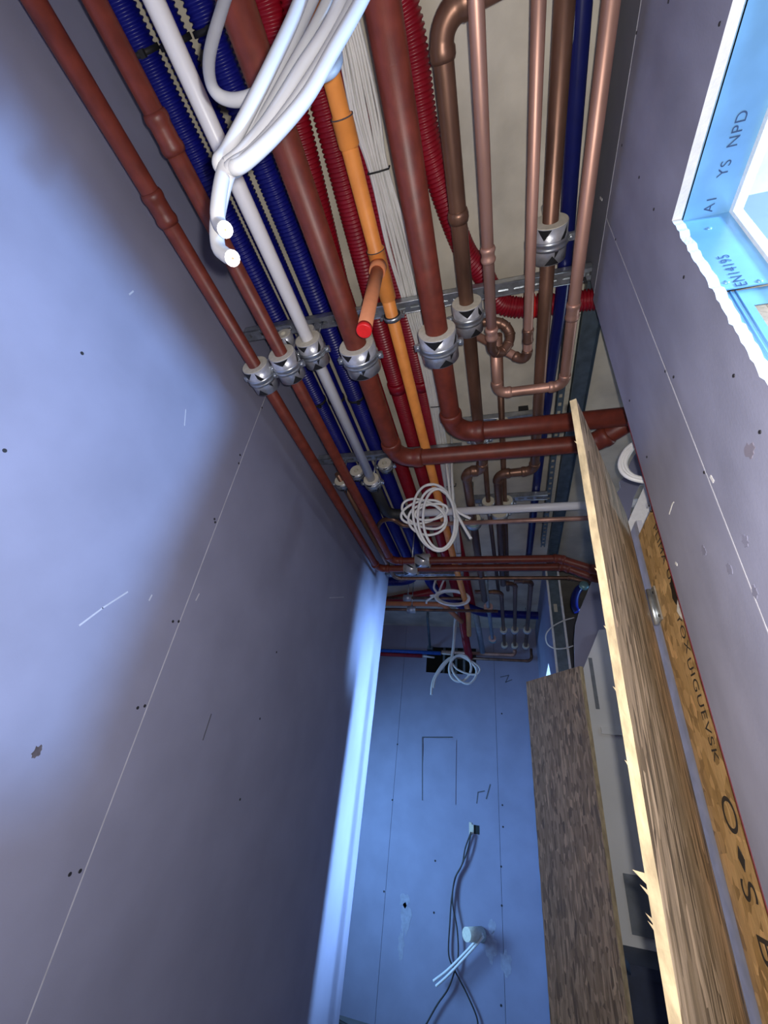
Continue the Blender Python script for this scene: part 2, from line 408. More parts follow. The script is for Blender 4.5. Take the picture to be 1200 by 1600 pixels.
stroke(wf, [(782, 1058), (795, 1055), (790, 1066), (800, 1062)], 'y', YF, 0.009, 'pencil', 'pencil_mark')
for i, (x, y, a, b) in enumerate([(632, 1407, .05, .05), (634, 1436, .06, .11), (627, 1475, .03, .10), (768, 1447, .035, .05), (767, 1478, .05, .10), (790, 1505, .05, .08)]):
    blotch(wf, x, y, 'y', YF, a, b, 'filler', 'filler_patch', seed=20+i)
# crossing corridor, unseen ends and added light-blocking walls
struct('wall_back', MB().box(-1.1, 2.8, -1.95, -1.9, ZF, ZS), 'board')
struct('wall_cross_end', MB().box(-3.45, -3.4, 3.0, 5.0, ZF, ZS), 'board')
struct('wall_cross_near', MB().box(-3.4, XL-0.115, 3.05, 3.13, ZF, ZS), 'board')
struct('light_block_near', MB().box(0.4145, 2.75, 0.74, 0.83, ZF, ZS), 'board')  # added wall that keeps the work light off the doorway ceiling
struct('light_block_inner', MB().box(0.80, 2.75, 2.50, 2.56, ZF, ZS), 'board')  # added wall that holds the side room light to the left wall's end
struct('wall_side_room', MB().box(2.75, 2.8, -1.9, 5.0, ZF, ZS), 'board')
struct('wall_side_room_end', MB().box(0.41, 2.75, 4.4, 4.45, ZF, ZS), 'board_dark')

# right wall with its rough opening
WY1, WZ1, WZ0, WY0 = 0.432, 0.876, 0.385, -0.75
WE = 0.85; SZ = 1.338; SY = 0.617; T = 0.0145; XB0, XB1 = 0.400, 0.4145
wr = sroot('wall_right', (XR, 0.4, ZF), 'lilac plasterboard wall on the right with a rough cut opening')
rnd = random.Random(4)
def ragged(a, b, n, amp, fixed, along):
    out = []
    for i in range(n+1):
        t = a+(b-a)*i/n; out.append((t, fixed+rnd.uniform(-amp, amp)) if along == 'y' else (fixed+rnd.uniform(-amp, amp), t))
    return out
top = ragged(WY0, WY1, 26, 0.0012, WZ1, 'y')
sid = ragged(WZ1-0.002, WZ0, 44, 0.0028, WY1, 'z')
# sheets in the plane of the wall (y, z outlines)
poly_main = [(-1.9, SZ-g), (-1.9, WZ1), (WY0, WZ1)]+top[1:-1]+[(WY1, WZ1)]+sid[1:-1]+[(WY1, WZ0), (WY1, ZF), (SY-g, ZF), (SY-g, SZ-g)]
obj('board', MB().prism(poly_main, 'x', XR, XR+T, side=1), ['board_right', 'gypsum'], wr)
obj('board', MB().box(XR, XR+T, SY+g, WE, ZF, SZ-g, side=[0, 0, 1, 1, 1, 1]), ['board_right', 'gypsum'], wr)
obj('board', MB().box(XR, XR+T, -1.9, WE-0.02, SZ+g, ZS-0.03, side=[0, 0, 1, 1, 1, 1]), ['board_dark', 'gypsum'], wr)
obj('board', MB().box(XR, XR+T, -1.9, WY0, ZF, WZ1), 'board', wr)
obj('board', MB().box(XR, XR+T, WY0, WY1, ZF, WZ0), 'board', wr)
for b in [(-1.9, WE, WZ1-0.018, ZS), (WY1-0.004, WE, ZF, WZ1-0.018), (-1.9, WY0, ZF, WZ1-0.018), (WY0, WY1-0.004, ZF, WZ0)]:
    obj('rear_board', MB().box(XB0, XB1, b[0], b[1], b[2], b[3], side=[1, 0, 1, 1, 1, 1]), ['board', 'gypsum'], wr)
obj('edge_seal', MB().box(XR-0.0012, XR+T, WE, WE+0.0022, ZF, 0.80), 'redline', wr)
obj('joint_edge', MB().box(XR-0.0007, XR, -1.9, WE-0.02, SZ-0.0015, SZ+0.0015), 'chalk', wr)
obj('joint_edge', MB().box(XR-0.0007, XR, SY-0.0009, SY+0.0009, ZF, SZ), 'joint', wr)
obj('head_track', MB().box(XR+T, XB0, -1.9, WE, WZ1-0.006, WZ1-0.004).box(XR+T, XR+T+.0012, -1.9, WE, WZ1-.006, WZ1+.04), 'stud', wr)
dots(wr, [(1069, 433), (1040, 580), (1053, 589), (1147, 587), (1188, 675), (984, 626), (1011, 714), (1101, 738), (1045, 2), (995, 51), (972, 227), (999, 277), (1022, 327), (962, 374), (1125, 37)], 'x', XR, 0.0026)
stroke(wr, [(1046, 803), (1051, 787), (1053, 785)], 'x', XR, 0.0022, 'gypsum')
stroke(wr, [(1056, 880), (1058, 882)], 'x', XR, 0.005, 'gypsum')
stroke(wr, [(938, 309), (941, 312)], 'x', XR, 0.006, 'gypsum')
stroke(wr, [(1111, 745), (1115, 752)], 'x', XR, 0.005, 'gypsum')
blotch(wr, 1172, 705, 'x', XR, 0.012, 0.012, 'smudge2', 'faint_smudge', seed=5)
for i, (x, y) in enumerate([(1165, 845), (1140, 890), (1180, 925), (1100, 860)]): blotch(wr, x, y, 'x', XR, 0.008, 0.010, 'smudge', 'faint_smudge', seed=40+i)
# steel inside the opening
w1 = sroot('window_1', (0.36, WY1, WZ0), 'rough wall opening framed in galvanised steel studs')
YS_ = WY1+0.004
zc = float(at(1122, 456, 'y', YS_)[2])
obj('corner_plate', MB().box(XR+T, XB0, YS_-0.002, YS_, zc, WZ1-0.006), 'stud', w1)
hz1 = float(at(1175, 478, 'y', YS_+.004)[2]); hz0 = float(at(1197, 536, 'y', YS_+.004)[2]); hx0 = XR+T+0.028; hx1 = XB0-0.008
s = MB(); y0 = YS_+0.003
s.box(XR+T, hx0, y0, y0+.001, WZ0, zc).box(hx1, XB0, y0, y0+.001, WZ0, zc).box(hx0, hx1, y0, y0+.001, hz1, zc).box(hx0, hx1, y0, y0+.001, WZ0, hz0)
obj('jamb_stud', s, 'stud', w1)
for x in (XR+T+0.010, XR+T+0.017): obj('stud_rib', MB().tube([(x, y0, WZ0), (x, y0, zc)], 0.0016, 8), 'stud', w1)
obj('stud_lining', MB().box(hx0-.005, hx1+.004, y0+0.03, y0+0.032, hz0-.05, hz1+.05), 'gypsum', w1)
for px, py in ((1108, 357), (1135, 441), (1187, 439)):
    c = at(px, py, 'y', YS_-.002); obj('rivet', MB().lathe(c, (0, -1, 0), [(0, .0042), (.001, .004), (.002, .002), (.0021, .0001)], 12), 'stud', w1)
e = at(1169, 446, 'y', YS_-0.002)
text('EN14195', 0.0215, e, (0, 0, 1), (-1, 0, 0), 'bluink', w1)
a0 = at(1108, 343, 'z', WZ1-0.006)
text('A1', 0.0205, (a0[0]-0.000, WY1-0.004, WZ1-0.006), (0, -1, 0), (-1, 0, 0), 'bluink', w1)
a1 = at(1130, 276, 'z', WZ1-0.006)
text('YS  NPD', 0.0205, (a1[0]+0.004, a1[1], WZ1-0.006), (0, -1, 0), (-1, 0, 0), 'bluink', w1)
# far piece of the right wall, beyond the doorway
JY = 3.12
wq = sroot('wall_right_far', (XR, JY, ZF), 'plasterboard wall end with open steel stud beyond the doorway')
obj('board', MB().box(XR, XR+T, JY, YF, ZF, ZS, side=[0, 0, 1, 1, 1, 1]), ['board', 'gypsum'], wq)
obj('board', MB().box(XB0, XB1, JY, YF, ZF, ZS, side=[0, 0, 1, 1, 1, 1]), ['board', 'gypsum'], wq)
obj('end_stud', MB().box(XR+T, XB0, JY+0.02, JY+0.022, ZF, ZS), 'track', wq)
c = at(868, 950, 'y', JY+.02); obj('stud_tab', MB().box(c[0]-.012, c[0]+.012, JY+.017, JY+.02, c[2]-.03, c[2]+.03), 'foam', wq)
obj('ceiling_track', MB().box(XR+T, XB0, WE, JY, ZS-0.004, ZS).box(XR+T, XR+T+.0015, WE, JY, ZS-.045, ZS).box(XB0-.0015, XB0, WE, JY, ZS-.045, ZS), 'track', wq)
# ---------------------------------------------------------------- air ducts on the slab
ZD = 1.505
def duct_y(name, label, x, m, y1, bend=None, group=None, coup=()):
    pts = [(x, -0.7, ZD), (x, y1, ZD)]
    if bend: pts += bend
    return duct(name, label, pts, 0.039, m, 0.2, group, coup)
GB = 'blue corrugated ducts on the slab'; GR = 'red corrugated ducts on the slab'
duct_y('air_duct', 'blue corrugated duct nearest the left wall', -0.832, 'blue', 3.24, [(-1.7, 3.30, ZD)], GB)
duct_y('air_duct', 'middle of the three blue corrugated ducts, behind the white pipe', -0.736, 'blue', 3.40, [(-1.7, 3.46, ZD)], GB)
duct_y('air_duct', 'blue corrugated duct beside the thick red-brown pipe, turning right at the far end', -0.636, 'blue', 3.45, [(-0.53, 3.60, 1.425), (-0.2, 3.98, 1.425), (0.30, 4.02, 1.425)], GB)
duct('air_duct', 'leftmost red corrugated duct, half behind the thick red-brown pipe', [(-0.465, -0.7, ZD), (-0.475, 0.07, ZD), (-0.535, 0.72, ZD), (-0.53, 3.6, ZD), (-1.6, 4.1, ZD)], 0.039, 'red', 0.25, GR)
duct('air_duct', 'red corrugated duct left of the orange pipe with a coupling', [(-0.40, -0.7, ZD), (-0.405, 0.24, ZD), (-0.425, 0.9, ZD), (-0.42, 3.9, ZD), (-0.40, 4.45, 1.25), (-0.40, 4.8, 1.2)], 0.039, 'red', 0.3, GR,
     coup=[((-0.424, 1.22, ZD), (0, 1, 0), 0.05)])
duct('air_duct', 'red corrugated duct under the orange pipe and the cable bundle', [(-0.315, -0.7, ZD), (-0.312, 4.1, ZD)], 0.039, 'red', 0.3, GR,
     coup=[((-0.312, 1.22, ZD), (0, 1, 0), 0.05)])
ZR4 = 1.508
r4 = [at(*p, 'z', ZR4) for p in ((600, -90), (641, 50), (671, 230), (722, 383), (752, 425))]
r4 += [np.array((0.03, 0.90, ZR4)), np.array((0.085, 0.935, ZR4)), np.array((0.145, 0.945, ZR4)), np.array((0.3, 0.955, ZR4)), np.array((0.9, 0.98, ZR4))]
t = thing('air_duct', 'red corrugated duct slanting under the copper pipes and turning into the wall', 'duct', r4[0], GR)
obj('corrugated_hose', corr(spline(r4, 12), 0.037), 'red', t)
obj('coupling', MB().tube([(0.125, 0.943, ZR4), (0.13, 0.943, ZR4), (0.155, 0.945, ZR4), (0.16, 0.945, ZR4)], [0.039, 0.044, 0.044, 0.039], 22), 'redcap', t)
obj('duct_collar', MB().tube([(0.165, 0.945, ZR4), (0.20, 0.948, ZR4)], 0.041, 22), 'red', t)
# ties on blue ducts
def tie(x, y, label):
    t = thing('cable_tie', label, 'cable tie', (x, y, ZD), 'black ties around the blue ducts')
    obj('strap', MB().lathe((x, y, ZD), (0, 1, 0), [(-.006, .0395), (-.006, .0425), (.006, .0425), (.006, .0395), (-.006, .0395)], 26), 'rubber', t)
    obj('buckle', MB().box(x+.012, x+.026, y-.008, y+.008, ZD-.05, ZD-.04), 'rubber', t)
    return t
for (px, py, x, l) in [(235, 78, -0.832, 'black tie on the blue duct nearest the left wall, at the top'), (272, 68, -0.736, 'black tie on the middle blue duct, at the top'),
                       (312, 52, -0.636, 'black tie on the rightmost of the three blue ducts, at the top'),
                       (500, 632, -0.832, 'black tie on the blue duct nearest the wall, below the first rail'), (520, 630, -0.736, 'black tie on the middle blue duct, below the first rail'),
                       (552, 627, -0.636, 'black tie on the rightmost of the three blue ducts, below the first rail')]:
    tie(x, float(at(px, py, 'z', ZD-0.03)[1]), l)
bh = [at(*p, 'z', 1.455) for p in ((915, -80), (906, 60), (893, 250), (879, 450), (858, 600), (838, 760), (826, 870))]
t = thing('blue_hose', 'smooth dark blue hose behind the thick copper pipe near the right wall', 'hose', bh[0])
obj('hose', MB().tube(spline(bh, 8), 0.022, 20), 'blue_dark', t)
rb = [at(*p, 'z', 1.445) for p in ((899, -40), (897, 60), (894, 200), (890, 365))]
t = thing('grey_conduit', 'thin grey conduit running beside the dark blue hose', 'conduit', rb[0])
obj('conduit', MB().tube(rb, 0.0055, 10), 'greyduct', t)
c = at(894, 273, 'z', 1.445); obj('tie', MB().lathe(c, (0, 1, 0), [(-.003, .006), (-.003, .008), (.003, .008), (.003, .006)], 12), 'rubber', t)

# ---------------------------------------------------------------- mounting rails
ZR = 1.415
def rail(x0, x1, y, label, bolts=()):
    t = thing('mounting_rail', label, 'rail', (x0, y, ZR+0.015), 'slotted mounting rails under the slab')
    h, w = 0.030, 0.0205; zt, zb = ZR+h/2, ZR-h/2
    mb = MB()
    mb.box(x0, x1, y-w, y-w+.002, zb, zt).box(x0, x1, y+w-.002, y+w, zb, zt)
    mb.box(x0, x1, y-w, y-w+.011, zt-.002, zt).box(x0, x1, y+w-.011, y+w, zt-.002, zt)
    mb.tube([(x0, y-w, zb), (x1, y-w, zb)], .0028, 6).tube([(x0, y+w, zb), (x1, y+w, zb)], .0028, 6)
    mb.box(x0, x1, y-w, y-.006, zb, zb+.002).box(x0, x1, y+.006, y+w, zb, zb+.002)
    obj('channel', mb, 'zinc', t)
    x = x0
    k = 0
    while x < x1-0.01:
        obj('slot_bridge', MB().box(x, min(x+.018, x1), y-.006, y+.006, zb, zb+.002), 'zinc', t); x += 0.05; k += 1
    for bx in bolts:
        b = obj('hanger_bolt', MB().tube([(bx, y, zt+.12), (bx, y, zb-.022)], 0.004, 8).lathe((bx, y, zb-.001), (0, 0, -1), [(0, .009), (.006, .009), (.006, .001)], 6), 'zinc', t)
        obj('end_cap', MB().tube([(bx, y, zb-.020), (bx, y, zb-.040)], 0.0052, 8), 'rubber', b)
    obj('washer_plate', MB().box(x0+.03, x0+.07, y-.018, y+.018, zb-.004, zb), 'zinc', t)
    return t
rail(-0.938, 0.314, 0.80, 'long slotted rail nearest the camera, from wall to wall', bolts=(-0.225, 0.29))
rail(-0.938, -0.165, 1.575, 'second slotted rail, from the left wall to beside the thick pipe elbow')
rail(-0.175, 0.20, 1.405, 'short slotted rail under the copper pipes behind the red-brown cross pipe')
rail(-0.165, 0.26, 2.03, 'short slotted rail further back under the copper pipes behind the white pipe')
rail(-0.93, -0.30, 3.05, 'slotted rail near the left wall end, beyond the red-brown elbows')

# ---------------------------------------------------------------- insulated clamps
def cyl_patch(c, R, axis, polys):
    # polys: list of (theta0, theta1, lo(t), hi(t)); theta measured from straight down
    mb = MB(); c = np.array(c, float)
    for th0, th1, lo, hi in polys:
        n = 8; k = len(mb.v)
        for i in range(n+1):
            tt = i/n; th = th0+(th1-th0)*tt
            for s_ in (lo(tt), hi(tt)):
                off = np.array([math.sin(th)*R, s_, -math.cos(th)*R]) if axis == 'y' else np.array([s_, math.sin(th)*R, -math.cos(th)*R])
                mb.v.append(tuple(c+off))
        for i in range(n):
            mb.f.append((k+2*i, k+2*i+1, k+2*i+3, k+2*i+2)); mb.m.append(0); mb.s.append(True)
    return mb
def clamp(c, rp, R, label, L=0.10, axis='y', top=ZR, foam='foam', foil='foil', seed=0, rodx=0.0, band=True, group='insulated pipe clamps', prints=True):
    c = np.array(c, float); ax = np.array((0, 1, 0) if axis == 'y' else (1, 0, 0), float); sd = np.array((1, 0, 0) if axis == 'y' else (0, 1, 0), float)
    t = thing('pipe_clamp', label, 'pipe clamp', c, group)
    h = L/2
    obj('insulation_shell', MB().lathe(c, ax, [(-h, rp*1.01), (-h, R-.0015), (h, R-.0015), (h, rp*1.01), (-h, rp*1.01)], 30, smooth=False), foam, t)
    obj('foil_jacket', MB().lathe(c, ax, [(-h+.002, R-.0014), (-h+.002, R), (h-.001, R), (h-.001, R-.0014), (-h+.002, R-.0014)], 36), foil, t)
    if prints:
        rr = random.Random(seed); a = rr.uniform(-0.7, 0.2); q = []
        w = rr.uniform(.35, .6); k1 = rr.uniform(.018, .030); s1 = rr.choice((-1, 1))
        q.append((a-w, a+w, lambda t_: -h+.003, lambda t_: -h+.004+k1*(1-abs(2*t_-1))))
        q.append((a+w+.25, a+w+1.0, lambda t_: -h+.004+.055*(t_ if s1 > 0 else 1-t_), lambda t_: -h+.026+.055*(t_ if s1 > 0 else 1-t_)))
        q.append((a+0.1, a+0.9, lambda t_: h-.028+.024*abs(2*t_-1), lambda t_: h-.003))
        q.append((a-w-1.1, a-w-.4, lambda t_: -h+.006+.05*t_, lambda t_: -h+.024+.05*t_))
        for one in q: obj('chevron_print', cyl_patch(c, R+.0007, axis, [one]), 'black', t)
    if band:
        B = R+.0016
        obj('steel_band', MB().lathe(c, ax, [(-.013, R), (-.013, B), (-.010, B), (-.0075, B+.003), (-.005, B+.0005), (.005, B+.0005), (.0075, B+.003), (.010, B), (.013, B), (.013, R)], 36), 'zinc', t)
        for s_ in (-1, 1):
            p = c+sd*s_*(R+.009)
            b = MB().obox(p, sd, ax, (0, 0, 1), .010, .010, .0022).obox(p+np.array((0, 0, -.006)), sd, ax, (0, 0, 1), .010, .010, .0022)
            e_ = obj('flange', b, 'zinc', t)
            obj('bolt', MB().tube([p+np.array((0, 0, .016)), p+np.array((0, 0, -.008))], .003, 8).lathe(p+np.array((0, 0, -.008)), (0, 0, -1), [(0, .0068), (.004, .0066), (.006, .004), (.0061, .0001)], 8), 'zinc', e_)
    if top is not None:
        tp = np.array((c[0]+rodx, c[1], top))
        obj('threaded_rod', MB().tube([c+np.array((0, 0, R)), tp], .0042, 8), 'zinc', t)
        obj('rod_nut', MB().lathe(c+np.array((0, 0, R)), (0, 0, 1), [(0, .0085), (.012, .0085), (.012, .001)], 6), 'zinc', t)
    return t
Y1 = 0.80
# ---------------------------------------------------------------- red-brown heating pipes
GP = 'red-brown primed steel pipes'
z1, z2, z3, z4, z5 = 1.15, 1.16, 1.235, 1.155, 1.16
x1, x2, x3, x4, x5 = -0.797, -0.686, -0.610, -0.420, -0.160
def drop(px, py, yv): return at(px, py, 'y', yv)
e1 = drop(888, 892, 2.40); e2 = drop(880, 876, 2.31)
pipe('heating_pipe', 'thin red-brown pipe closest to the left wall', 'pipe',
     [(x1, -0.8, z1), (x1, 2.40, z1), (e1[0]-.02, 2.40, z1), (e1[0]+0.14, 2.40, z1-0.075), (e1[0]+0.5, 2.40, z1-0.08)], 0.0225, 'primer', 0.06, group=GP,
     coup=[((x1, float(at(243, 328, 'z', z1)[1]), z1), (0, 1, 0), 0.075)])
pipe('heating_pipe', 'thin red-brown pipe second from the left wall', 'pipe',
     [(x2, -0.8, z2), (x2, 2.31, z2), (e2[0]-.02, 2.31, z2), (e2[0]+0.16, 2.31, z2-0.075), (e2[0]+0.5, 2.31, z2-0.08)], 0.0225, 'primer', 0.06, group=GP,
     coup=[((x2, float(at(258, 208, 'z', z2)[1]), z2), (0, 1, 0), 0.075)])
pipe('heating_pipe', 'thick red-brown pipe beside the blue ducts, turning right in front of the second rail', 'pipe',
     [(x4, -0.8, z4), (x4, 1.325, z4), (0.36, 1.325, z4), (0.62, 1.10, z4+.02)], 0.0345, 'primer', 0.085, group=GP)
pipe('heating_pipe', 'thick red-brown pipe right of the cable bundle, turning right', 'pipe',
     [(x5, -0.8, z5), (x5, 1.205, z5), (1.2, 1.205, z5)], 0.0345, 'primer', 0.085, group=GP)
clamp((x1, Y1+.011, z1), .0225, .047, 'insulated clamp on the pipe closest to the left wall, first rail', seed=1)
clamp((x2, Y1-.011, z2), .0225, .047, 'insulated clamp on the second red-brown pipe from the left, first rail', seed=2)
clamp((x3, Y1, z3), .0215, .046, 'insulated clamp around the white pipe, first rail', seed=9)
clamp((x4, Y1, z4), .0345, .058, 'insulated clamp on the thick pipe below the red stub end', seed=4)
clamp((x5, Y1, z5), .0345, .058, 'insulated clamp on the thick red-brown pipe right of the cable bundle', seed=5)
clamp((-0.070, Y1, 1.282), .0227, .047, 'insulated clamp on the dark copper pipe hanging from the first rail', seed=6)
clamp((0.173, 0.645, 1.34), .0213, .048, 'insulated clamp on the thick copper pipe, high near the right wall', seed=7, top=ZS)
# clamps on cross runs near the wall end
for (px, py, yv, zz, l) in [(661, 872, 2.31, z2, 'silver insulation sleeve on the upper red-brown cross pipe near the wall end'), (643, 885, 2.40, z1, 'silver insulation sleeve on the lower red-brown cross pipe near the wall end')]:
    c = at(px, py, 'y', yv); clamp((c[0], yv, zz), .0225, .044, l, L=0.09, axis='x', seed=11, band=False, top=ZS)

# ---------------------------------------------------------------- white pipe
t = pipe('white_pipe', 'white plastic pipe running in front of the blue ducts', 'pipe', [(x3, -0.8, z3), (x3, 1.58, z3)], 0.0215, 'whitepipe')
yw = 1.521*z3
obj('black_sleeve', MB().tube(fillet([(x3, 1.56, z3), (x3, yw, z3), (-0.46, yw, z3)], 0.06)[0], 0.030, 16), 'rubber', t)
pipe('white_pipe', 'white plastic pipe crossing to the right behind the white cable coil', 'pipe', [(-0.47, yw, z3), (1.0, yw, z3)], 0.0215, 'whitepipe')
clamp((x3, 1.575, z3), .0215, .040, 'small insulated clamp at the end of the white pipe, second rail', seed=12, L=.06)
clamp((-0.775, 1.575, 1.245), .012, .035, 'small insulated clamp behind the leftmost pipe, second rail', seed=13, L=.05)
clamp((-0.70, 1.575, 1.30), .012, .035, 'small insulated clamp behind the second pipe, second rail', seed=14, L=.05)
clamp((-0.553, 1.575, 1.335), .012, .035, 'small insulated clamp behind the white pipe, second rail', seed=15, L=.05)
clamp((-0.742, 0.80, 1.335), .012, .030, 'small empty clamp behind the leftmost pipe, first rail', seed=16, L=.05, band=False)
clamp((-0.648, 0.80, 1.335), .012, .030, 'small empty clamp behind the second pipe, first rail', seed=17, L=.05, band=False)

# ---------------------------------------------------------------- orange drain pipe
ZO = 1.36; XO = -0.331
yt = float(at(588, 412, 'z', ZO)[1])
t = thing('orange_pipe', 'orange plastic pipe with a capped branch, between the red ducts', 'pipe', (XO, -0.8, ZO))
of = [(XO, -0.8, ZO), (XO, 2.75, ZO-0.01), (XO+.02, 3.6, 1.30)]
e_ = at(733, 992, 'y', 4.1); of.append(tuple(e_))
obj('pipe_run', MB().tube(fillet(of, .3)[0], .0225, 20), 'orange', t)
for pa, pb in (((530, 180), (549, 232)), ((586, 388), (604, 470))):
    ya, yb = float(at(*pa, 'z', ZO)[1]), float(at(*pb, 'z', ZO)[1])
    mb = MB().tube([(XO, ya, ZO), (XO, ya+.006, ZO), (XO, ya+.007, ZO), (XO, yb-.007, ZO), (XO, yb, ZO)], [.0245, .0285, .0275, .0275, .023], 22)
    obj('socket', mb, 'orange', t)
    obj('seal_ring', MB().lathe((XO, ya+.004, ZO), (0, 1, 0), [(-.0015, .0283), (-.0015, .0292), (.0015, .0292), (.0015, .0283)], 22), 'stain', t)
zb = float(at(569, 518, 'y', yt)[2])
b = obj('branch', MB().tube([(XO, yt, ZO), (XO, yt, zb+.004)], .0205, 20).tube([(XO, yt, ZO-.02), (XO, yt, ZO-.055)], [.027, .0255], 20), 'orange2', t)
obj('end_cap', MB().tube([(XO, yt, zb+.018), (XO, yt, zb+.002), (XO, yt, zb)], [.0215, .0215, .019], 20), 'redcap', b)
c = np.array((XO, Y1, ZO))
k = thing('pipe_clip', 'steel clip holding the orange pipe to the first rail', 'clip', c)
obj('ring', MB().lathe(c, (0, 1, 0), [(-.009, .0226), (-.009, .030), (.009, .030), (.009, .0226), (-.009, .0226)], 24), 'rubber', k)
obj('steel_band', MB().lathe(c, (0, 1, 0), [(-.007, .030), (-.007, .0325), (.007, .0325), (.007, .030)], 24), 'zinc', k)
for s_ in (-1, 1): obj('bolt', MB().tube([c+np.array((s_*.039, 0, .014)), c+np.array((s_*.039, 0, -.012))], .0055, 8), 'zinc', k)
obj('stem', MB().tube([c+np.array((0, 0, .032)), (XO, Y1, ZR)], .004, 8), 'zinc', k)

# ---------------------------------------------------------------- copper pipes
GC = 'copper pipes on the right half of the ceiling'
z6, x6 = 1.282, -0.070
y6 = float(at(752, 735, 'z', z6)[1]); xB = float(at(729, 742, 'z', z6)[0])
q = at(683, 25, 'z', z6)
pipe('copper_pipe', 'dark copper pipe with an elbow at the top edge and an insulated clamp', 'pipe',
     [(0.13, q[1]-.02, z6+.005), (x6, q[1], z6), (x6, y6, z6), (xB, y6, z6), (xB-.0, 3.2, z6-.03)], 0.0225, 'copper_dark', .05, group=GC,
     coup=[((x6, float(at(707, 340, 'z', z6)[1]), z6), (0, 1, 0), .03)])
z7 = 1.18
ring = [(0.002, -0.8, z7), (0.002, 0.3, z7), (0.002, float(at(768, 525, 'z', z7)[1]), z7)]
arc = [at(px, py, 'z', zz) for px, py, zz in ((769, 545, 1.185), (781, 551, 1.20), (793, 540, 1.225), (797, 523, 1.255), (789, 509, 1.275), (774, 503, 1.285), (752, 503, 1.29), (735, 506, 1.30))]
t = thing('copper_pipe', 'bright copper pipe ending in a curled crossover bend', 'pipe', ring[0], GC)
obj('pipe_run', MB().tube(ring, .0152, 18), 'copper', t)
obj('crossover_bend', MB().tube(spline([ring[-1]]+arc, 6), .0155, 16), 'copper_dark', t)
mb = MB(); p_ = np.array(ring[-1]); bead_tube(mb, [p_-(0, .03, 0), p_+(0, .012, 0)], .0172); obj('coupling', mb, 'copper', t)
p_ = np.array((0.002, float(at(766, 397, 'z', z7)[1]), z7)); mb = MB(); bead_tube(mb, [p_-(0, .02, 0), p_+(0, .02, 0)], .0168); obj('coupling', mb, 'copper', t)
S = spline([ring[-1]]+arc, 6)
for i in (9, 14, 19, 24, 29, 33):
    d = S[i+1]-S[i]; obj('bend_ring', MB().lathe(S[i], d, [(-.003, .0155), (-.002, .0175), (.002, .0175), (.003, .0155)], 16), 'copper_dark', t)
z8, x8 = 1.235, 0.114
y8 = float(at(826, 566, 'z', z8)[1]); e8 = at(722, 512, 'z', 1.39)
pipe('copper_pipe', 'bright copper pipe ending in an elbow with a slanting branch', 'pipe', [(x8, -0.8, z8), (x8, y8, z8), tuple(e8)], .0140, 'copper', .03, 'copper_dark', group=GC,
     coup=[((x8, float(at(826, 524, 'z', z8)[1]), z8), (0, 1, 0), .05)])
z9, x9 = 1.34, 0.173
y9 = float(at(837, 735, 'z', z9)[1]); xE = float(at(778, 748, 'z', z9)[0])
pipe('copper_pipe', 'thick dark copper pipe beside the blue hose', 'pipe', [(x9, -0.8, z9), (x9, y9, z9), (xE, y9+.01, z9), (xE, 3.0, 1.30)], .0213, 'copper_dark', .045, group=GC)
z10, x10 = 1.255, 0.244
y10 = float(at(876, 603, 'z', z10)[1]); xa = float(at(777, 612, 'z', z10)[0]); yb_ = float(at(770, 540, 'z', z10)[1])
pipe('copper_pipe', 'bright copper pipe along the right wall that hooks back to the left', 'pipe', [(x10, -0.8, z10), (x10, y10, z10), (xa, y10, z10), (xa, yb_, z10+.03)], .0172, 'copper', .036, group=GC,
     coup=[((x10, float(at(889, 487, 'z', z10)[1]), z10), (0, 1, 0), .055)])
zd = 1.378
xd0 = at(783, 640, 'z', zd); xd1 = at(790, 780, 'z', zd)
pipe('copper_pipe', 'thin dark copper pipe running under the hooked copper elbow', 'pipe', [(xd0[0]-.0, 0.95, zd), (xd1[0], 3.3, zd)], .013, 'copper_dark', group=GC)
xc0 = at(758, 745, 'z', zd); xc1 = at(763, 785, 'z', zd)
pipe('copper_pipe', 'thin red tinted copper pipe next to the thick dark copper pipe', 'pipe', [(x6+.012, 1.5, zd), (xc1[0], 2.03, zd), (xc1[0]+.02, 3.3, zd)], .013, 'copper_dark', group=GC)
for (x, y, z, R, l, fm, top) in [(xd0[0]+.003, 1.405, 1.37, .030, 'small grey clamp on the thin copper pipe, behind the red-brown cross pipe', 'foil', ZS),
                            (-0.07, 1.405, 1.30, .036, 'small clamp on the dark copper pipe, behind the red-brown cross pipe', 'foil', ZR),
                            (xc1[0], 2.03, zd, .035, 'cream clamp on the left of two thin copper pipes above the white pipe', 'foil', ZS),
                            (xd1[0]+.004, 2.03, zd, .035, 'cream clamp on the right of two thin copper pipes above the white pipe', 'foil', ZS),
                            (xB, 2.05, z6-.01, .045, 'teal foil clamp hanging beside the white cable ends', 'teal', ZS),
                            (xE, 2.05, 1.32, .045, 'grey foil clamp under the copper cross pipe', 'foil', ZS)]:
    clamp((x, y, z), .013, R, l, L=.055, seed=int(abs(x)*100)+20, foil=fm, top=top, prints=False)
# copper run across the corridor with a small swan neck
zc_ = 1.19; yc = 1.624*zc_
sw = [at(591, 842, 'z', 1.25), at(590, 826, 'z', 1.245), at(597, 814, 'z', 1.23), at(612, 811, 'z', 1.21), at(622, 816, 'z', 1.20), at(632, 821, 'z', zc_), at(655, 820, 'z', zc_)]
yc = float(sw[-1][1])
t = thing('copper_pipe', 'slim copper pipe crossing right with a swan neck at its left end', 'pipe', sw[0], GC)
obj('pipe_run', MB().tube([(float(sw[-1][0]), yc, zc_), (1.0, yc, zc_)], .0125, 14), 'copper', t)
obj('swan_neck', MB().tube(spline(sw, 6), .0135, 14), 'copper_dark', t)
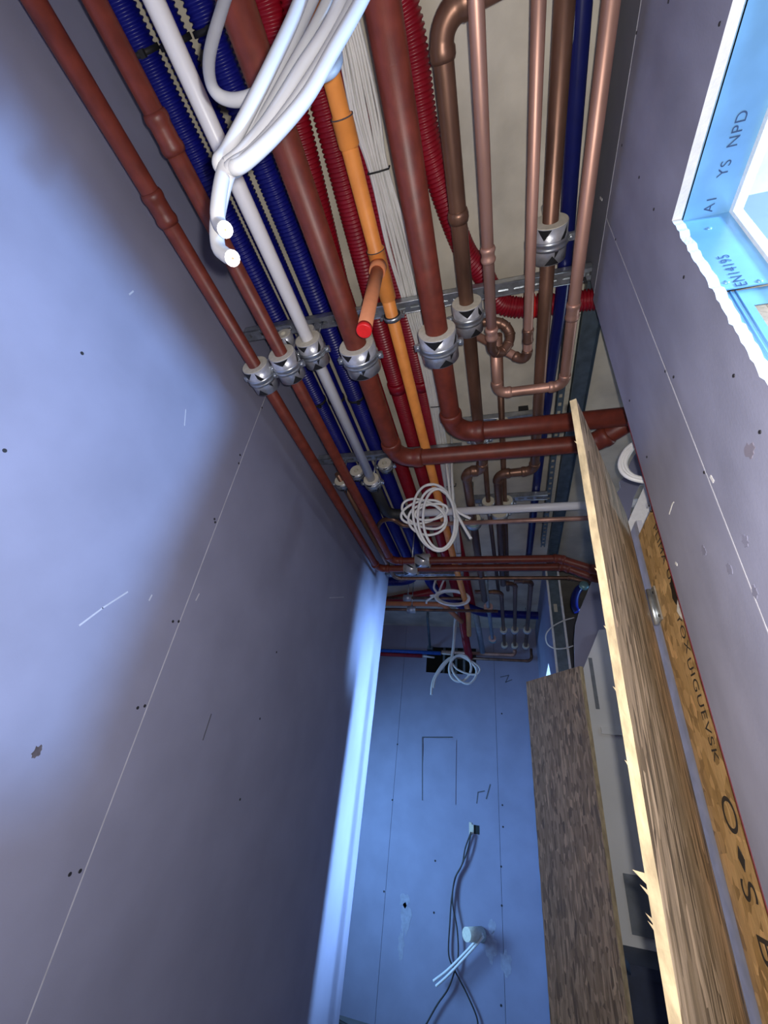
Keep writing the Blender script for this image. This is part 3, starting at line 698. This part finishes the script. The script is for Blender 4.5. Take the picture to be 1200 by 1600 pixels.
# copper line above the leftmost pipe turning right below the cross pipes
xq = -0.775; zq = 1.245; yq = 2.222*zq
e3 = at(905, 904, 'y', yq)
pipe('copper_pipe', 'slim copper pipe turning right at the wall end, lowest of the three cross pipes', 'pipe', [(xq, 1.5, zq), (xq, yq, zq), (e3[0]-.05, yq, zq), (e3[0]+.25, yq, zq-.10)], .0135, 'copper_dark', .05, group=GC)

# ---------------------------------------------------------------- ceiling bits on the right
t = thing('slotted_strip', 'dark perforated steel strip on the slab beside the ceiling track', 'strip', (0.285, 0.95, 1.50))
mb = MB(); ya = 0.95
while ya < 2.75:
    mb.box(.270, .278, ya, ya+.05, 1.50, 1.503).box(.292, .300, ya, ya+.05, 1.50, 1.503).box(.278, .292, ya, ya+.028, 1.50, 1.503); ya += .05
mb.box(.270, .272, .95, 2.75, 1.50, 1.54)
obj('strip', mb, 'track', t)
obj('pale_batten', MB().box(.304, .326, .95, 2.75, 1.530, 1.554), 'foam', t)
c = at(818, 647, 'z', ZS-.03)
t = thing('junction_box', 'small black box on the slab between the copper pipes', 'box', c)
obj('box_body', MB().box(c[0]-.022, c[0]+.022, c[1]-.025, c[1]+.025, ZS-.03, ZS), 'rubber', t)
obj('lid', MB().box(c[0]-.018, c[0]+.018, c[1]-.020, c[1]+.020, ZS-.033, ZS-.03), 'black', t)
obj('knockout', MB().lathe((c[0], c[1], ZS-.033), (0, 0, -1), [(0, .006), (.002, .006), (.002, .0001)], 10), 'greyduct', t)

# ---------------------------------------------------------------- cable bundle under the slab
ZB = 1.449
ctr = [at(*p, 'z', ZB) for p in ((515, -60), (548, 60), (571, 180), (592, 265), (622, 380), (645, 470), (668, 570), (688, 680), (703, 770), (714, 850), (719, 905))]
wid = [.026, .03, .034, .026, .036, .034, .022, .022, .022, .02, .018]
t = thing('cable_bundle', 'flat bundle of white cables strapped along the slab', 'cables', ctr[0])
rb_ = random.Random(12)
for i in range(20):
    u = (i % 10)/9*2-1; lay = i//10
    pts = [p+np.array((u*w+rb_.uniform(-.003, .003), 0, -lay*.008+rb_.uniform(-.003, .003))) for p, w in zip(ctr, wid)]
    obj('cable', MB().tube(spline(pts, 5), .0040, 7), 'cable', t)
for i, (px, py) in enumerate([(592, 265), (641, 474), (682, 632), (705, 757), (716, 862)]):
    c = at(px, py, 'z', ZB); w = [.031, .041, .026, .026, .024][i]
    mb = MB().tube([c+np.array((-w, 0, .006)), c+np.array((-w, 0, -.014)), c+np.array((0, 0, -.0165)), c+np.array((w, 0, -.014)), c+np.array((w, 0, .006))], .0024, 6)
    obj('tie', mb, 'rubber', t)
# ---------------------------------------------------------------- near coil of thick white cables
def cp(px, py, d):                  # point on the sight line at distance d in front of the lens plane
    return ray(px, py)*(d*1.1/FPX)
t = thing('cable_coil', 'near overexposed coil of thick white cables with two cut ends', 'cables', cp(365, 265, .42))
RC = 0.0079
def strand(pts, m='coilcable', r=RC, ends=False):
    return obj('cable_strand', MB().tube(spline([cp(*p) for p in pts], 8), r, 14), m, t)
strand([(372, -60, .56), (345, 20, .53), (327, 90, .51), (333, 138, .50), (360, 156, .50), (400, 148, .49), (440, 118, .48)])
strand([(490, -60, .47), (462, 20, .455), (425, 100, .44), (385, 180, .43), (355, 235, .425), (343, 252, .42), (347, 261, .425), (362, 245, .44), (400, 180, .46), (450, 80, .48), (510, -50, .5)])
strand([(560, -80, .46), (520, 30, .45), (470, 110, .44), (420, 190, .43), (380, 238, .42), (360, 255, .42), (352, 262, .42), (345, 290, .415), (340, 330, .41), (343, 350, .41), (351, 358, .40)])
strand([(590, -80, .47), (545, 20, .455), (495, 110, .44), (440, 190, .43), (395, 240, .42), (368, 258, .415), (357, 270, .42), (346, 310, .43), (339, 350, .425), (341, 385, .42), (352, 398, .412), (362, 403, .405)])
strand([(605, -80, .46), (560, 10, .445), (520, 80, .435), (480, 150, .428), (430, 210, .42), (385, 252, .415), (366, 262, .415), (374, 252, .43), (420, 200, .45), (480, 120, .46), (545, 20, .48), (590, -60, .5)])
strand([(540, -60, .49), (500, 30, .48), (455, 110, .47), (410, 190, .46), (375, 240, .45), (362, 262, .44), (372, 262, .45), (410, 220, .47), (470, 130, .49), (530, 30, .51), (570, -60, .53)])
for (px, py, d, q) in ((351.8, 358.8, .3985, (351, 358, .40)), (363.2, 403.6, .4035, (362, 403, .405))):
    a_, b_ = cp(*q), cp(px, py, d)
    dd = (b_-a_)/np.linalg.norm(b_-a_)*.0015
    obj('cut_end', MB().tube([a_, a_+dd+dd], RC*1.03, 14), 'cable_end', t)
    obj('wire_core', MB().tube([a_+dd*1.8, a_+dd*2.8], .0012, 8), 'wire', t)
gl = [cp(*p) for p in ((527, 70, .62), (529, 95, .61), (520, 112, .60), (503, 122, .60), (490, 124, .60))]
obj('cable_strand', MB().tube(spline(gl, 8), .007, 12), 'greyduct', t)

# ---------------------------------------------------------------- hanging coil in the middle
YC_ = 1.55
t = thing('cable_coil', 'white cable coil hanging in front of the crossing white pipe', 'cables', at(685, 800, 'y', YC_))
def wcurve(pts, y, r, name='cable_strand', par=None, m='cable', dy=0.0):
    P = [at(p[0], p[1], 'y', y+(p[2] if len(p) > 2 else 0)+dy) for p in pts]
    return obj(name, MB().tube(spline(P, 8), r, 8), m, par)
def loop(cx, cy, ax_, ay_, rot, n=14, d=0.0, turns=1.0, ph=0.0):
    out = []
    for i in range(int(n*turns)+1):
        a = ph+2*math.pi*i/n; u, w = ax_*math.cos(a), ay_*math.sin(a)
        out.append((cx+u*math.cos(rot)-w*math.sin(rot), cy+u*math.sin(rot)+w*math.cos(rot), d+.02*math.sin(a+.5)))
    return out
wcurve([(690, 600, .15), (693, 660, .08), (697, 720, .02), (703, 775)]+loop(683, 812, 30, 49, -0.10, turns=2.0, ph=-.9), YC_, .0062, par=t)
wcurve([(703, 600, .16), (705, 680, .08), (706, 740, .02), (708, 790)]+loop(680, 808, 34, 52, -0.18, turns=1.9, ph=-.5, d=.015), YC_, .0062, par=t)
wcurve(loop(686, 811, 25, 47, -0.05, turns=1.0, d=-.01), YC_, .0062, par=t)
wcurve(loop(662, 803, 36, 20, 0.42, turns=1.0, d=.03), YC_, .0060, par=t)
wcurve(loop(660, 800, 34, 17, -0.25, turns=1.0, d=.045), YC_, .0060, par=t)
wcurve(loop(668, 812, 30, 24, 0.10, turns=1.0, d=.04), YC_, .0060, par=t)
wcurve(loop(674, 800, 26, 12, -.2, turns=1.0, d=.03), YC_, .0060, par=t)
wcurve([(705, 785), (713, 797), (724, 805), (735, 810)], YC_, .0062, par=t)
wcurve([(706, 785), (715, 805), (726, 825), (736, 842)], YC_, .0065, par=t)
# far cable loops
t = thing('cable_coil', 'white cable loop dangling in front of the hole in the end wall', 'cables', at(710, 1045, 'y', 4.3))
YH = 4.3
wcurve([(718, 935, -.6), (711, 968, -.1), (709, 1000), (706, 1025), (704, 1033)]+loop(719, 1044, 17, 21, 0.2, ph=3.6, turns=1.6), YH, .012, par=t)
wcurve([(713, 968), (710, 1000), (707, 1024), (700, 1030), (690, 1040), (679, 1058), (675, 1072), (674, 1086)], YH, .012, par=t)
wcurve([(708, 1024), (702, 1030), (692, 1042), (681, 1058), (677, 1075)], YH, .012, par=t)
wcurve([(704, 1033), (708, 1050), (720, 1064), (733, 1068), (743, 1058), (744, 1045), (735, 1034), (722, 1026), (712, 1025)], YH, .012, par=t)
wcurve([(706, 1036), (715, 1046), (732, 1053), (745, 1053), (750, 1046), (744, 1038), (730, 1030)], YH, .010, par=t)
t = thing('cable_coil', 'white cables looped over the orange pipe near the end wall', 'cables', at(705, 930, 'y', 3.3))
for k_ in range(3):
    wcurve(loop(707, 934, 27-k_*2, 12-k_*1.2, 0.08, d=.02*k_), 3.3, .009, par=t)
wcurve([(702, 893), (693, 902), (682, 905), (678, 918), (683, 928), (672, 931)], 3.3, .009, par=t)
wcurve([(703, 897), (693, 908), (688, 920), (684, 928), (668, 938), (666, 943)], 3.3, .009, par=t)

# ---------------------------------------------------------------- far pipes near the end wall
GFA = 'pipes near the end wall'
yv = 3.45
pa = at(600, 934, 'y', yv); pb = at(724, 941, 'y', yv)
pipe('copper_pipe', 'thin copper pipe entering from the left behind the wall end, upper of two', 'pipe', [(-1.8, yv, pa[2]), (float(pb[0]), yv, pa[2]), (float(pb[0])+.0, yv-.3, pa[2])], .013, 'copper_dark', .04, group=GFA)
pc = at(600, 952, 'y', yv); pd_ = at(778, 955, 'y', yv)
pipe('copper_pipe', 'thin copper pipe entering from the left behind the wall end, lower of two', 'pipe', [(-1.8, yv, pc[2]), (float(pd_[0]), yv, pc[2])], .013, 'copper_dark', group=GFA)
for (px, py, z_, l) in [(637, 935, pa[2], 'foil clamp on the upper thin pipe behind the wall end'), (643, 953, pc[2], 'foil clamp on the lower thin pipe behind the wall end')]:
    c = at(px, py, 'y', yv); clamp((c[0], yv, z_), .013, .03, l, L=.075, axis='x', band=False, prints=False, top=ZS)
yo = 3.75
oa = at(600, 943, 'y', yo); ob = at(692, 950, 'y', yo); oc = at(722, 972, 'y', 4.0)
pipe('orange_pipe', 'orange branch pipe joining from the left below the cable loops', 'pipe', [(-1.8, yo, oa[2]), (float(ob[0]), yo, float(oa[2])), tuple(oc)], .0225, 'orange2', .05, group=GFA)
for (pp, z_, r_, l) in [([(742, 925), (783, 922), (785, 985), (787, 1022)], 1.33, .016, 'left of three copper pipes dropping to the end wall'),
                   ([(783, 912), (805, 913), (808, 985), (809, 1020)], 1.33, .016, 'middle of three copper pipes dropping to the end wall'),
                   ([(803, 908), (830, 908), (834, 985), (834, 1022)], 1.33, .018, 'right of three copper pipes dropping to the end wall')]:
    P = [at(p[0], p[1], 'z', z_) for p in pp]; P[1][1] = P[0][1]; P[2][0] = P[1][0]; P[3][0] = P[1][0]; P[3][1] = min(P[3][1], YF-.03)
    pipe('copper_pipe', l, 'pipe', [tuple(p) for p in P[:2]]+[tuple(P[3])], r_, 'copper_dark', .05, group=GFA)
    for yy, w_ in ((float(P[2][1]), 'higher'), (YF-.12, 'lower')):
        clamp((float(P[2][0]), yy, z_), r_, .036, '%s foil clamp on the %s' % (w_, l), L=.05, band=False, prints=False, top=ZS, seed=3)
P = [at(755, 885, 'z', 1.30), at(763, 950, 'z', 1.30), at(770, 1003, 'z', 1.30)]
P[2][1] = min(P[2][1], YF-.02)
pipe('grey_pipe', 'dull grey-brown pipe with pink foam collars running to the end wall', 'pipe', [tuple(P[0]), tuple(P[2])], .016, 'greyduct', group=GFA)
for yy, l in ((float(P[1][1]), 'pink foam clamp nearer the camera on the grey-brown pipe'), (float(P[2][1])-.1, 'pink foam clamp nearer the end wall on the grey-brown pipe')):
    tt = (yy-P[0][1])/(P[2][1]-P[0][1]); clamp((P[0][0]+(P[2][0]-P[0][0])*tt, yy, 1.30), .016, .04, l, L=.05, foam='pinkfoam', foil='teal', band=False, prints=False, top=ZS)
P = [at(742, 952, 'y', 4.0), at(754, 1018, 'y', 4.7)]
pipe('grey_pipe', 'grey conduit sloping down to the hole in the end wall', 'pipe', [tuple(p) for p in P], .03, 'greyduct', group=GFA)
ye = YF-.06
P = [at(690, 1021, 'y', ye), at(823, 1026, 'y', ye), at(825, 1012, 'y', ye)]
pipe('copper_pipe', 'upper copper pipe lying across the end wall beside the hole', 'pipe', [(float(P[0][0]), ye, float(P[1][2])+.01), (float(P[1][0])-.12, ye, float(P[1][2])+.01), (float(P[1][0])-.12, ye, 1.32)], .018, 'copper', .05, group=GFA)
pipe('copper_pipe', 'lower copper pipe lying across the end wall beside the hole', 'pipe', [(float(P[0][0])+.1, ye, float(P[1][2])-.045), (float(P[1][0])+.05, ye, float(P[1][2])-.045), (float(P[1][0])+.05, ye, 1.32)], .014, 'copper_dark', .05, group=GFA)
for m_, dz, xe, l in (('bluetube', .018, 697, 'blue insulated tube entering the hole in the end wall'), ('redtube', -.022, 668, 'red insulated tube below the blue one on the end wall')):
    a_ = at(597, 1018, 'y', ye); b_ = at(xe-8, 1022, 'y', ye); zt_ = float(at(640, 1021, 'y', ye)[2])+dz
    t = thing('insulated_tube', l, 'tube', (-1.9, ye, zt_))
    obj('foam_sleeve', MB().tube([(-1.9, ye, zt_), (float(b_[0]), ye, zt_)], .021, 14), m_, t)
    obj('tube_end', MB().tube([(float(b_[0]), ye, zt_), (float(b_[0])+.14, ye, zt_-.01)], .010, 10), 'cable', t)
# grey ceiling strap near the end wall
a_ = at(668, 965, 'y', 4.35); b_ = at(672, 1012, 'y', YF-.05)
t = thing('hanger_strap', 'dark grey steel strap coming down in front of the end wall', 'strap', a_)
obj('strap', MB().tube([np.array((a_[0], a_[1], ZS)), a_, b_], .014, 6), 'track', t)
obj('foot_plate', MB().box(b_[0]-.03, b_[0]+.03, b_[1]-.01, YF-.001, b_[2]-.02, b_[2]+.02), 'track', t)

# ---------------------------------------------------------------- end wall boxes and cords
t = thing('socket_box', 'small square dark wall box with two black cords hanging out', 'socket', at(742, 1296, 'y', YF))
c0 = at(735, 1288, 'y', YF); c1 = at(749, 1304, 'y', YF)
obj('recess', MB().box(c0[0], c1[0], YF-.002, YF+.004, c1[2], c0[2]), 'hole', t)
obj('frame', MB().box(c0[0]-.012, c0[0]+.012, YF-.004, YF, c1[2]-.01, c0[2]+.015).box(c0[0]+.012, c0[0]+.03, YF-.012, YF-.002, c1[2], c0[2]), 'foam', t)
t = thing('black_cord', 'pair of thin dark cords hanging down the end wall to the floor', 'cord', at(736, 1300, 'y', YF-.02))
wcurve([(736, 1300), (727, 1325), (722, 1350), (712, 1370), (706, 1400), (703, 1440), (701, 1490), (710, 1515), (728, 1550), (745, 1590), (746, 1615)], YF-.02, .006, 'cord_strand', t, 'ink')
wcurve([(736, 1302), (730, 1330), (720, 1355), (710, 1375), (707, 1410), (714, 1450), (716, 1490), (711, 1515), (700, 1545), (683, 1570), (665, 1602)], YF-.03, .006, 'cord_strand', t, 'ink')
t = thing('socket_box', 'low wall box with a cream stub and two white cables sticking out', 'socket', at(750, 1462, 'y', YF))
c0 = at(743, 1452, 'y', YF); c1 = at(756, 1474, 'y', YF)
obj('recess', MB().box(c0[0], c1[0], YF-.002, YF+.004, c1[2], c0[2]), 'hole', t)
a_, b_ = at(752, 1460, 'y', YF), at(729, 1460, 'y', YF-.16)
obj('cream_stub', MB().tube([a_, b_], [.05, .045], 12), 'foam', t)
t = thing('cable_pair', 'two short white cables poking out of the low wall box', 'cables', at(752, 1462, 'y', YF))
wcurve([(754, 1458), (730, 1485), (700, 1515), (677, 1533)], YF-.065, .009, 'cable_strand', t, 'cable')
wcurve([(756, 1463), (732, 1490), (702, 1522), (681, 1541)], YF-.09, .009, 'cable_strand', t, 'cable')
a_ = at(528, 1588, 'y', YF-.02)
tag(obj('floor_cable', MB().tube(spline([(a_[0]-.4, YF-.1, ZF+.012), (a_[0], YF-.12, ZF+.012), (a_[0]+.3, YF-.25, ZF+.012), (a_[0]+.6, YF-.4, ZF+.012)]), .012, 8), 'ink'), 'dark cable lying on the floor at the foot of the end wall', 'cable')

# ---------------------------------------------------------------- OSB door leaves and plate in the doorway
def leaf(name, label, h, f, zt, th, m, seed, splinters=(), warp=(0.0, 0.0)):
    # h: hinge (x, y); f: free edge (x, y)
    h, f = np.array(h), np.array(f); d = (f-h)/np.linalg.norm(f-h); nrm = np.array((d[1], -d[0]))
    if nrm[0] > 0: nrm = -nrm                 # towards the corridor
    t = thing(name, label, 'door', (h[0], h[1], ZF))
    rr = random.Random(seed); W = np.linalg.norm(f-h); mb = MB(); k = 90; z0 = ZF+.02
    ring = []
    for i in range(k+1):
        z = z0+(zt-z0)*i/k; j1, j2 = rr.uniform(-.0022, .0012), rr.uniform(-.0022, .0012)
        wv = np.array(warp)*(zt-z)
        row = [h, h+d*(W+j1)+wv, h+d*(W+j2)-nrm*th+wv, h-nrm*th]
        ring.append(len(mb.v)); mb.v += [(float(p[0]), float(p[1]), float(z)) for p in row]
    for i in range(k):
        a, b = ring[i], ring[i+1]
        for j, mi in ((0, 0), (1, 1), (2, 0), (3, 1)):
            mb.f.append((a+j, a+(j+1) % 4, b+(j+1) % 4, b+j)); mb.m.append(mi); mb.s.append(False)
    mb.f += [tuple(ring[0]+j for j in (3, 2, 1, 0)), tuple(ring[-1]+j for j in (0, 1, 2, 3))]; mb.m += [1, 1]; mb.s += [False]*2
    obj('panel', mb, [m, 'osbedge'], t)
    for z, L in splinters:
        p = h+d*W+np.array(warp)*(zt-z)-nrm*max(-th, th)*(1 if th > 0 else -1); q = MB(); b0 = np.array((p[0], p[1], z)); dv = np.array((d[0], d[1], 0)); nv = np.array((nrm[0], nrm[1], 0))
        a1_, a2_, a3_, a4_ = b0-nv*.001-np.array((0, 0, L*.45))-dv*.002, b0-nv*.001+np.array((0, 0, L*.5))-dv*.002, b0-nv*.006-dv*.002, b0+dv*L*.3+nv*L+np.array((0, 0, .007))
        q.quad(a1_, a2_, a4_).quad(a2_, a3_, a4_).quad(a3_, a1_, a4_).quad(a1_, a3_, a2_); obj('splinter', q, 'osbedge', t)
    return t, d, nrm
L1, d1, n1 = leaf('osb_door', 'near chipboard door leaf standing open towards the camera', (0.322, 1.040), (0.1512, 0.610), 0.648, -0.012, 'osb', 2,
                  [(float(at(1000, yy, 'y', .65)[2]), L_) for yy, L_ in ((1374, .011), (1396, .006), (1440, .005), (1452, .004), (1200, .002), (1085, .0025), (990, .002), (900, .002), (702, .0025))], warp=(-0.0074, 0.055))
L2, d2, n2 = leaf('osb_door', 'far weathered chipboard door leaf seen past the near leaf', (0.332, 2.225), (0.1, 2.645), 0.543, 0.020, 'osb_grey', 5)
# fixed plate beside the wall end
t = thing('osb_plate', 'narrow fixed chipboard strip with black print beside the wall end', 'board', (0.345, 0.95, ZF))
zt = float(at(1016, 775, 'x', .332)[2])
zl = float(at(985, 805, 'x', .332)[2])
poly = [(0.8525, ZF), (1.024, ZF), (1.024, 0.575), (0.8525, 0.575)]
obj('strip', MB().prism(poly, 'x', .332, .350, side=1), ['osb_plate', 'osbedge'], t)
PX = .332
o_ = at(1017, 788, 'x', PX)
def vtext(px, py, s_, size):
    p = at(px, py, 'x', PX); text(s_, size, (PX, p[1], p[2]), (0, 0, -1), (0, -1, 0), 'ink', t, 'printed_lettering')
vtext(1012, 785, 'S9', .036)
vtext(1021, 824, 'PLIMA', .032)
vtext(1041, 892, 'UL', .034)
vtext(1057, 962, 'YOX', .034)
vtext(1073, 1030, 'UIGUEVSK', .034)
vtext(1123, 1240, 'O', .068)
vtext(1155, 1368, 'S', .068)
vtext(1180, 1452, 'B', .068)
pd0 = at(1159, 1342, 'x', PX)
obj('printed_diamond', MB().prism([(pd0[1], pd0[2]+.016), (pd0[1]+.011, pd0[2]), (pd0[1], pd0[2]-.016), (pd0[1]-.011, pd0[2])], 'x', PX-.0008, PX), 'ink', t)
# torn dark tape on the plate
pt = [at(*p, 'x', PX-.001) for p in ((1041, 872), (1047, 868), (1049, 885), (1055, 905), (1058, 930), (1057, 945), (1051, 935), (1048, 912), (1049, 895))]
obj('torn_tape', MB().prism([(p[1], p[2]) for p in pt], 'x', PX-.0016, PX-.0002), 'black', t)
pt = [at(*p, 'x', PX-.001) for p in ((1059, 938), (1066, 955), (1072, 972), (1064, 965), (1058, 955))]
obj('torn_paper', MB().prism([(p[1], p[2]) for p in pt], 'x', PX-.0016, PX-.0002), 'gypsum', t)
# door edge strip in the hinge gap, hinge
obj('gap_profile', MB().box(.336, .348, 1.0245, 1.085, ZF, 0.62), 'joint', t)
zh0 = float(at(1028, 972, 'x', .326)[2]); zh1 = float(at(1012, 925, 'x', .326)[2])
k = thing('door_hinge', 'small galvanised hinge between the near door leaf and the printed strip', 'hinge', (0.328, 1.03, zh0))
obj('hinge_leaf', MB().box(.3285, .3315, 1.000, 1.030, zh0, zh1), 'zinc', k)
obj('hinge_pin', MB().tube([(.326, 1.031, zh0-.003), (.326, 1.031, zh1+.003)], .0052, 10), 'zinc', k)
for zz in (zh0+.012, zh1-.012): obj('hinge_screw', MB().lathe((.3285, 1.012, zz), (-1, 0, 0), [(0, .0035), (.001, .003), (.0011, .0001)], 8), 'screwhead', k)

# ---------------------------------------------------------------- things in the side room, seen through the doorway
def sheet(name, label, cat, pts2, y, th, m, edge='gypsum'):
    P = [at(p[0], p[1], 'y', y) for p in pts2]
    P = [P[0]*0+np.array((P[0][0], y, ZF))]+P+[np.array((P[-1][0], y, ZF))]
    o = obj(name, MB().prism([(p[0], p[2]) for p in P], 'y', y, y+th, side=1), [m, edge]); return tag(o, label, cat)
sheet('plasterboard_sheet', 'torn blue-grey plasterboard sheet seen above the near door leaf', 'plasterboard', [(935, 800), (950, 790), (962, 772), (970, 762), (968, 752), (976, 745), (986, 720), (1005, 690), (1040, 690), (1012, 755), (1000, 757), (990, 778), (985, 800), (982, 835)], 1.75, .013, 'board')
sheet('gypsum_strip', 'white gypsum strip slanting down to the printed chipboard strip', 'plasterboard', [(982, 850), (982, 814), (988, 800), (1008, 757), (1035, 745), (1035, 800)], 1.25, .013, 'gypsum')
sheet('plasterboard_sheet', 'blue-grey plasterboard sheet standing between the two door leaves', 'plasterboard', [(898, 1042), (897, 1000), (899, 975), (905, 955), (928, 900), (960, 870), (1000, 1000)], 2.55, .013, 'board')
t = thing('white_board', 'tall white panel with a slot handle between the two door leaves', 'board', at(940, 1300, 'y', 2.5))
P = [at(p[0], p[1], 'y', 2.5) for p in ((911, 1046), (936, 984), (1010, 980), (1060, 1400), (1060, 1492), (972, 1492))]
P[-1] = np.array((float(P[0][0]), 2.5, float(P[-1][2])))
obj('board_face', MB().prism([(p[0], p[2]) for p in P], 'y', 2.5, 2.53), 'white_panel', t)
a_, b_ = at(922, 1028, 'y', 2.5), at(934, 1108, 'y', 2.5)
obj('slot_handle', MB().obox((a_+b_)/2, (1, 0, 0), (0, 1, 0), (0, 0, 1), .009, .002, abs(a_[2]-b_[2])/2), 'greyplate', t)
a_, b_ = at(938, 1136, 'y', 2.5), at(966, 1149, 'y', 2.5)
obj('raised_rail', MB().box(a_[0], b_[0]+.1, 2.49, 2.5, b_[2], a_[2]), 'white_panel', t)
a_, b_ = at(973, 1364, 'y', 2.5), at(1013, 1465, 'y', 2.5)
obj('grey_plate', MB().box(a_[0], b_[0]+.1, 2.495, 2.5, b_[2], a_[2]), 'greyplate', t)
t = thing('dark_case', 'dark blue case on the floor between the door leaves', 'case', at(1000, 1560, 'y', 2.3))
a_ = at(978, 1492, 'y', 2.35); 
obj('case_body', MB().box(a_[0]-.02, a_[0]+.45, 2.25, 2.48, ZF, a_[2]-.03), 'darkbox', t)
obj('case_lid', MB().box(a_[0]-.01, a_[0]+.45, 2.24, 2.49, a_[2]-.03, a_[2]), 'darkbox', t)
obj('case_handle', MB().tube(fillet([(a_[0]+.1, 2.24, a_[2]-.12), (a_[0]+.1, 2.21, a_[2]-.12), (a_[0]+.24, 2.21, a_[2]-.12), (a_[0]+.24, 2.24, a_[2]-.12)], .01)[0], .008, 8), 'rubber', t)
# cable loop leaving the wall end
t = thing('cable_coil', 'white flat cables looping out of the right wall end', 'cables', at(985, 720, 'y', 1.0))
for k_, (dx, dy_) in enumerate(((0, 0), (4, 3), (8, 4))):
    P = [(1070, 560), (1035, 660+dy_), (1012, 682+dy_), (995, 690+dy_), (978+dx*.7, 703+dy_), (969+dx, 722), (972+dx, 737-dy_*.6), (985+dx*.6, 747-dy_*.8), (1005, 752-dy_), (1022, 752-dy_), (1060, 740)]
    wcurve(P, 1.0, .0062, par=t)
pl = [at(p[0], p[1], 'y', 2.80) for p in ((852.5, 1060), (861.5, 1060), (857, 1036))]
tag(obj('light_gap_wedge', MB().prism([(pl[0][0], ZF), (pl[1][0], ZF), (pl[1][0], pl[1][2]), (pl[2][0], pl[2][2]), (pl[0][0], pl[0][2])], 'y', 2.80, 2.815), 'light_gap'), 'bright white pointed lath standing in for a light leak behind the far door leaf', 'wedge')  # made-up pale shape in place of light leaking in above the leaf
t = thing('thin_wire', 'thin pale wire loop in front of the open wall stud', 'wire', at(865, 970, 'y', 3.09))
wcurve([(897, 965), (880, 970), (862, 980), (853, 992), (855, 1006), (866, 1013), (882, 1013), (896, 1009)], 3.09, .0045, 'wire_strand', t, 'cable')
t = thing('blue_hose', 'short dark blue hose end with a teal cap beyond the red-brown elbows', 'hose', at(903, 940, 'y', 2.7))
wcurve([(912, 914), (903, 922), (898, 935), (898, 948), (902, 956)], 2.7, .022, 'hose', t, 'blue_dark')
a_ = at(912, 916, 'y', 2.68); obj('cap', MB().lathe(a_, (0, -1, 0), [(0, .028), (.02, .028), (.02, .001)], 14), 'teal', t)
for o in bpy.data.objects:
    if '_loc' in o: del o['_loc']
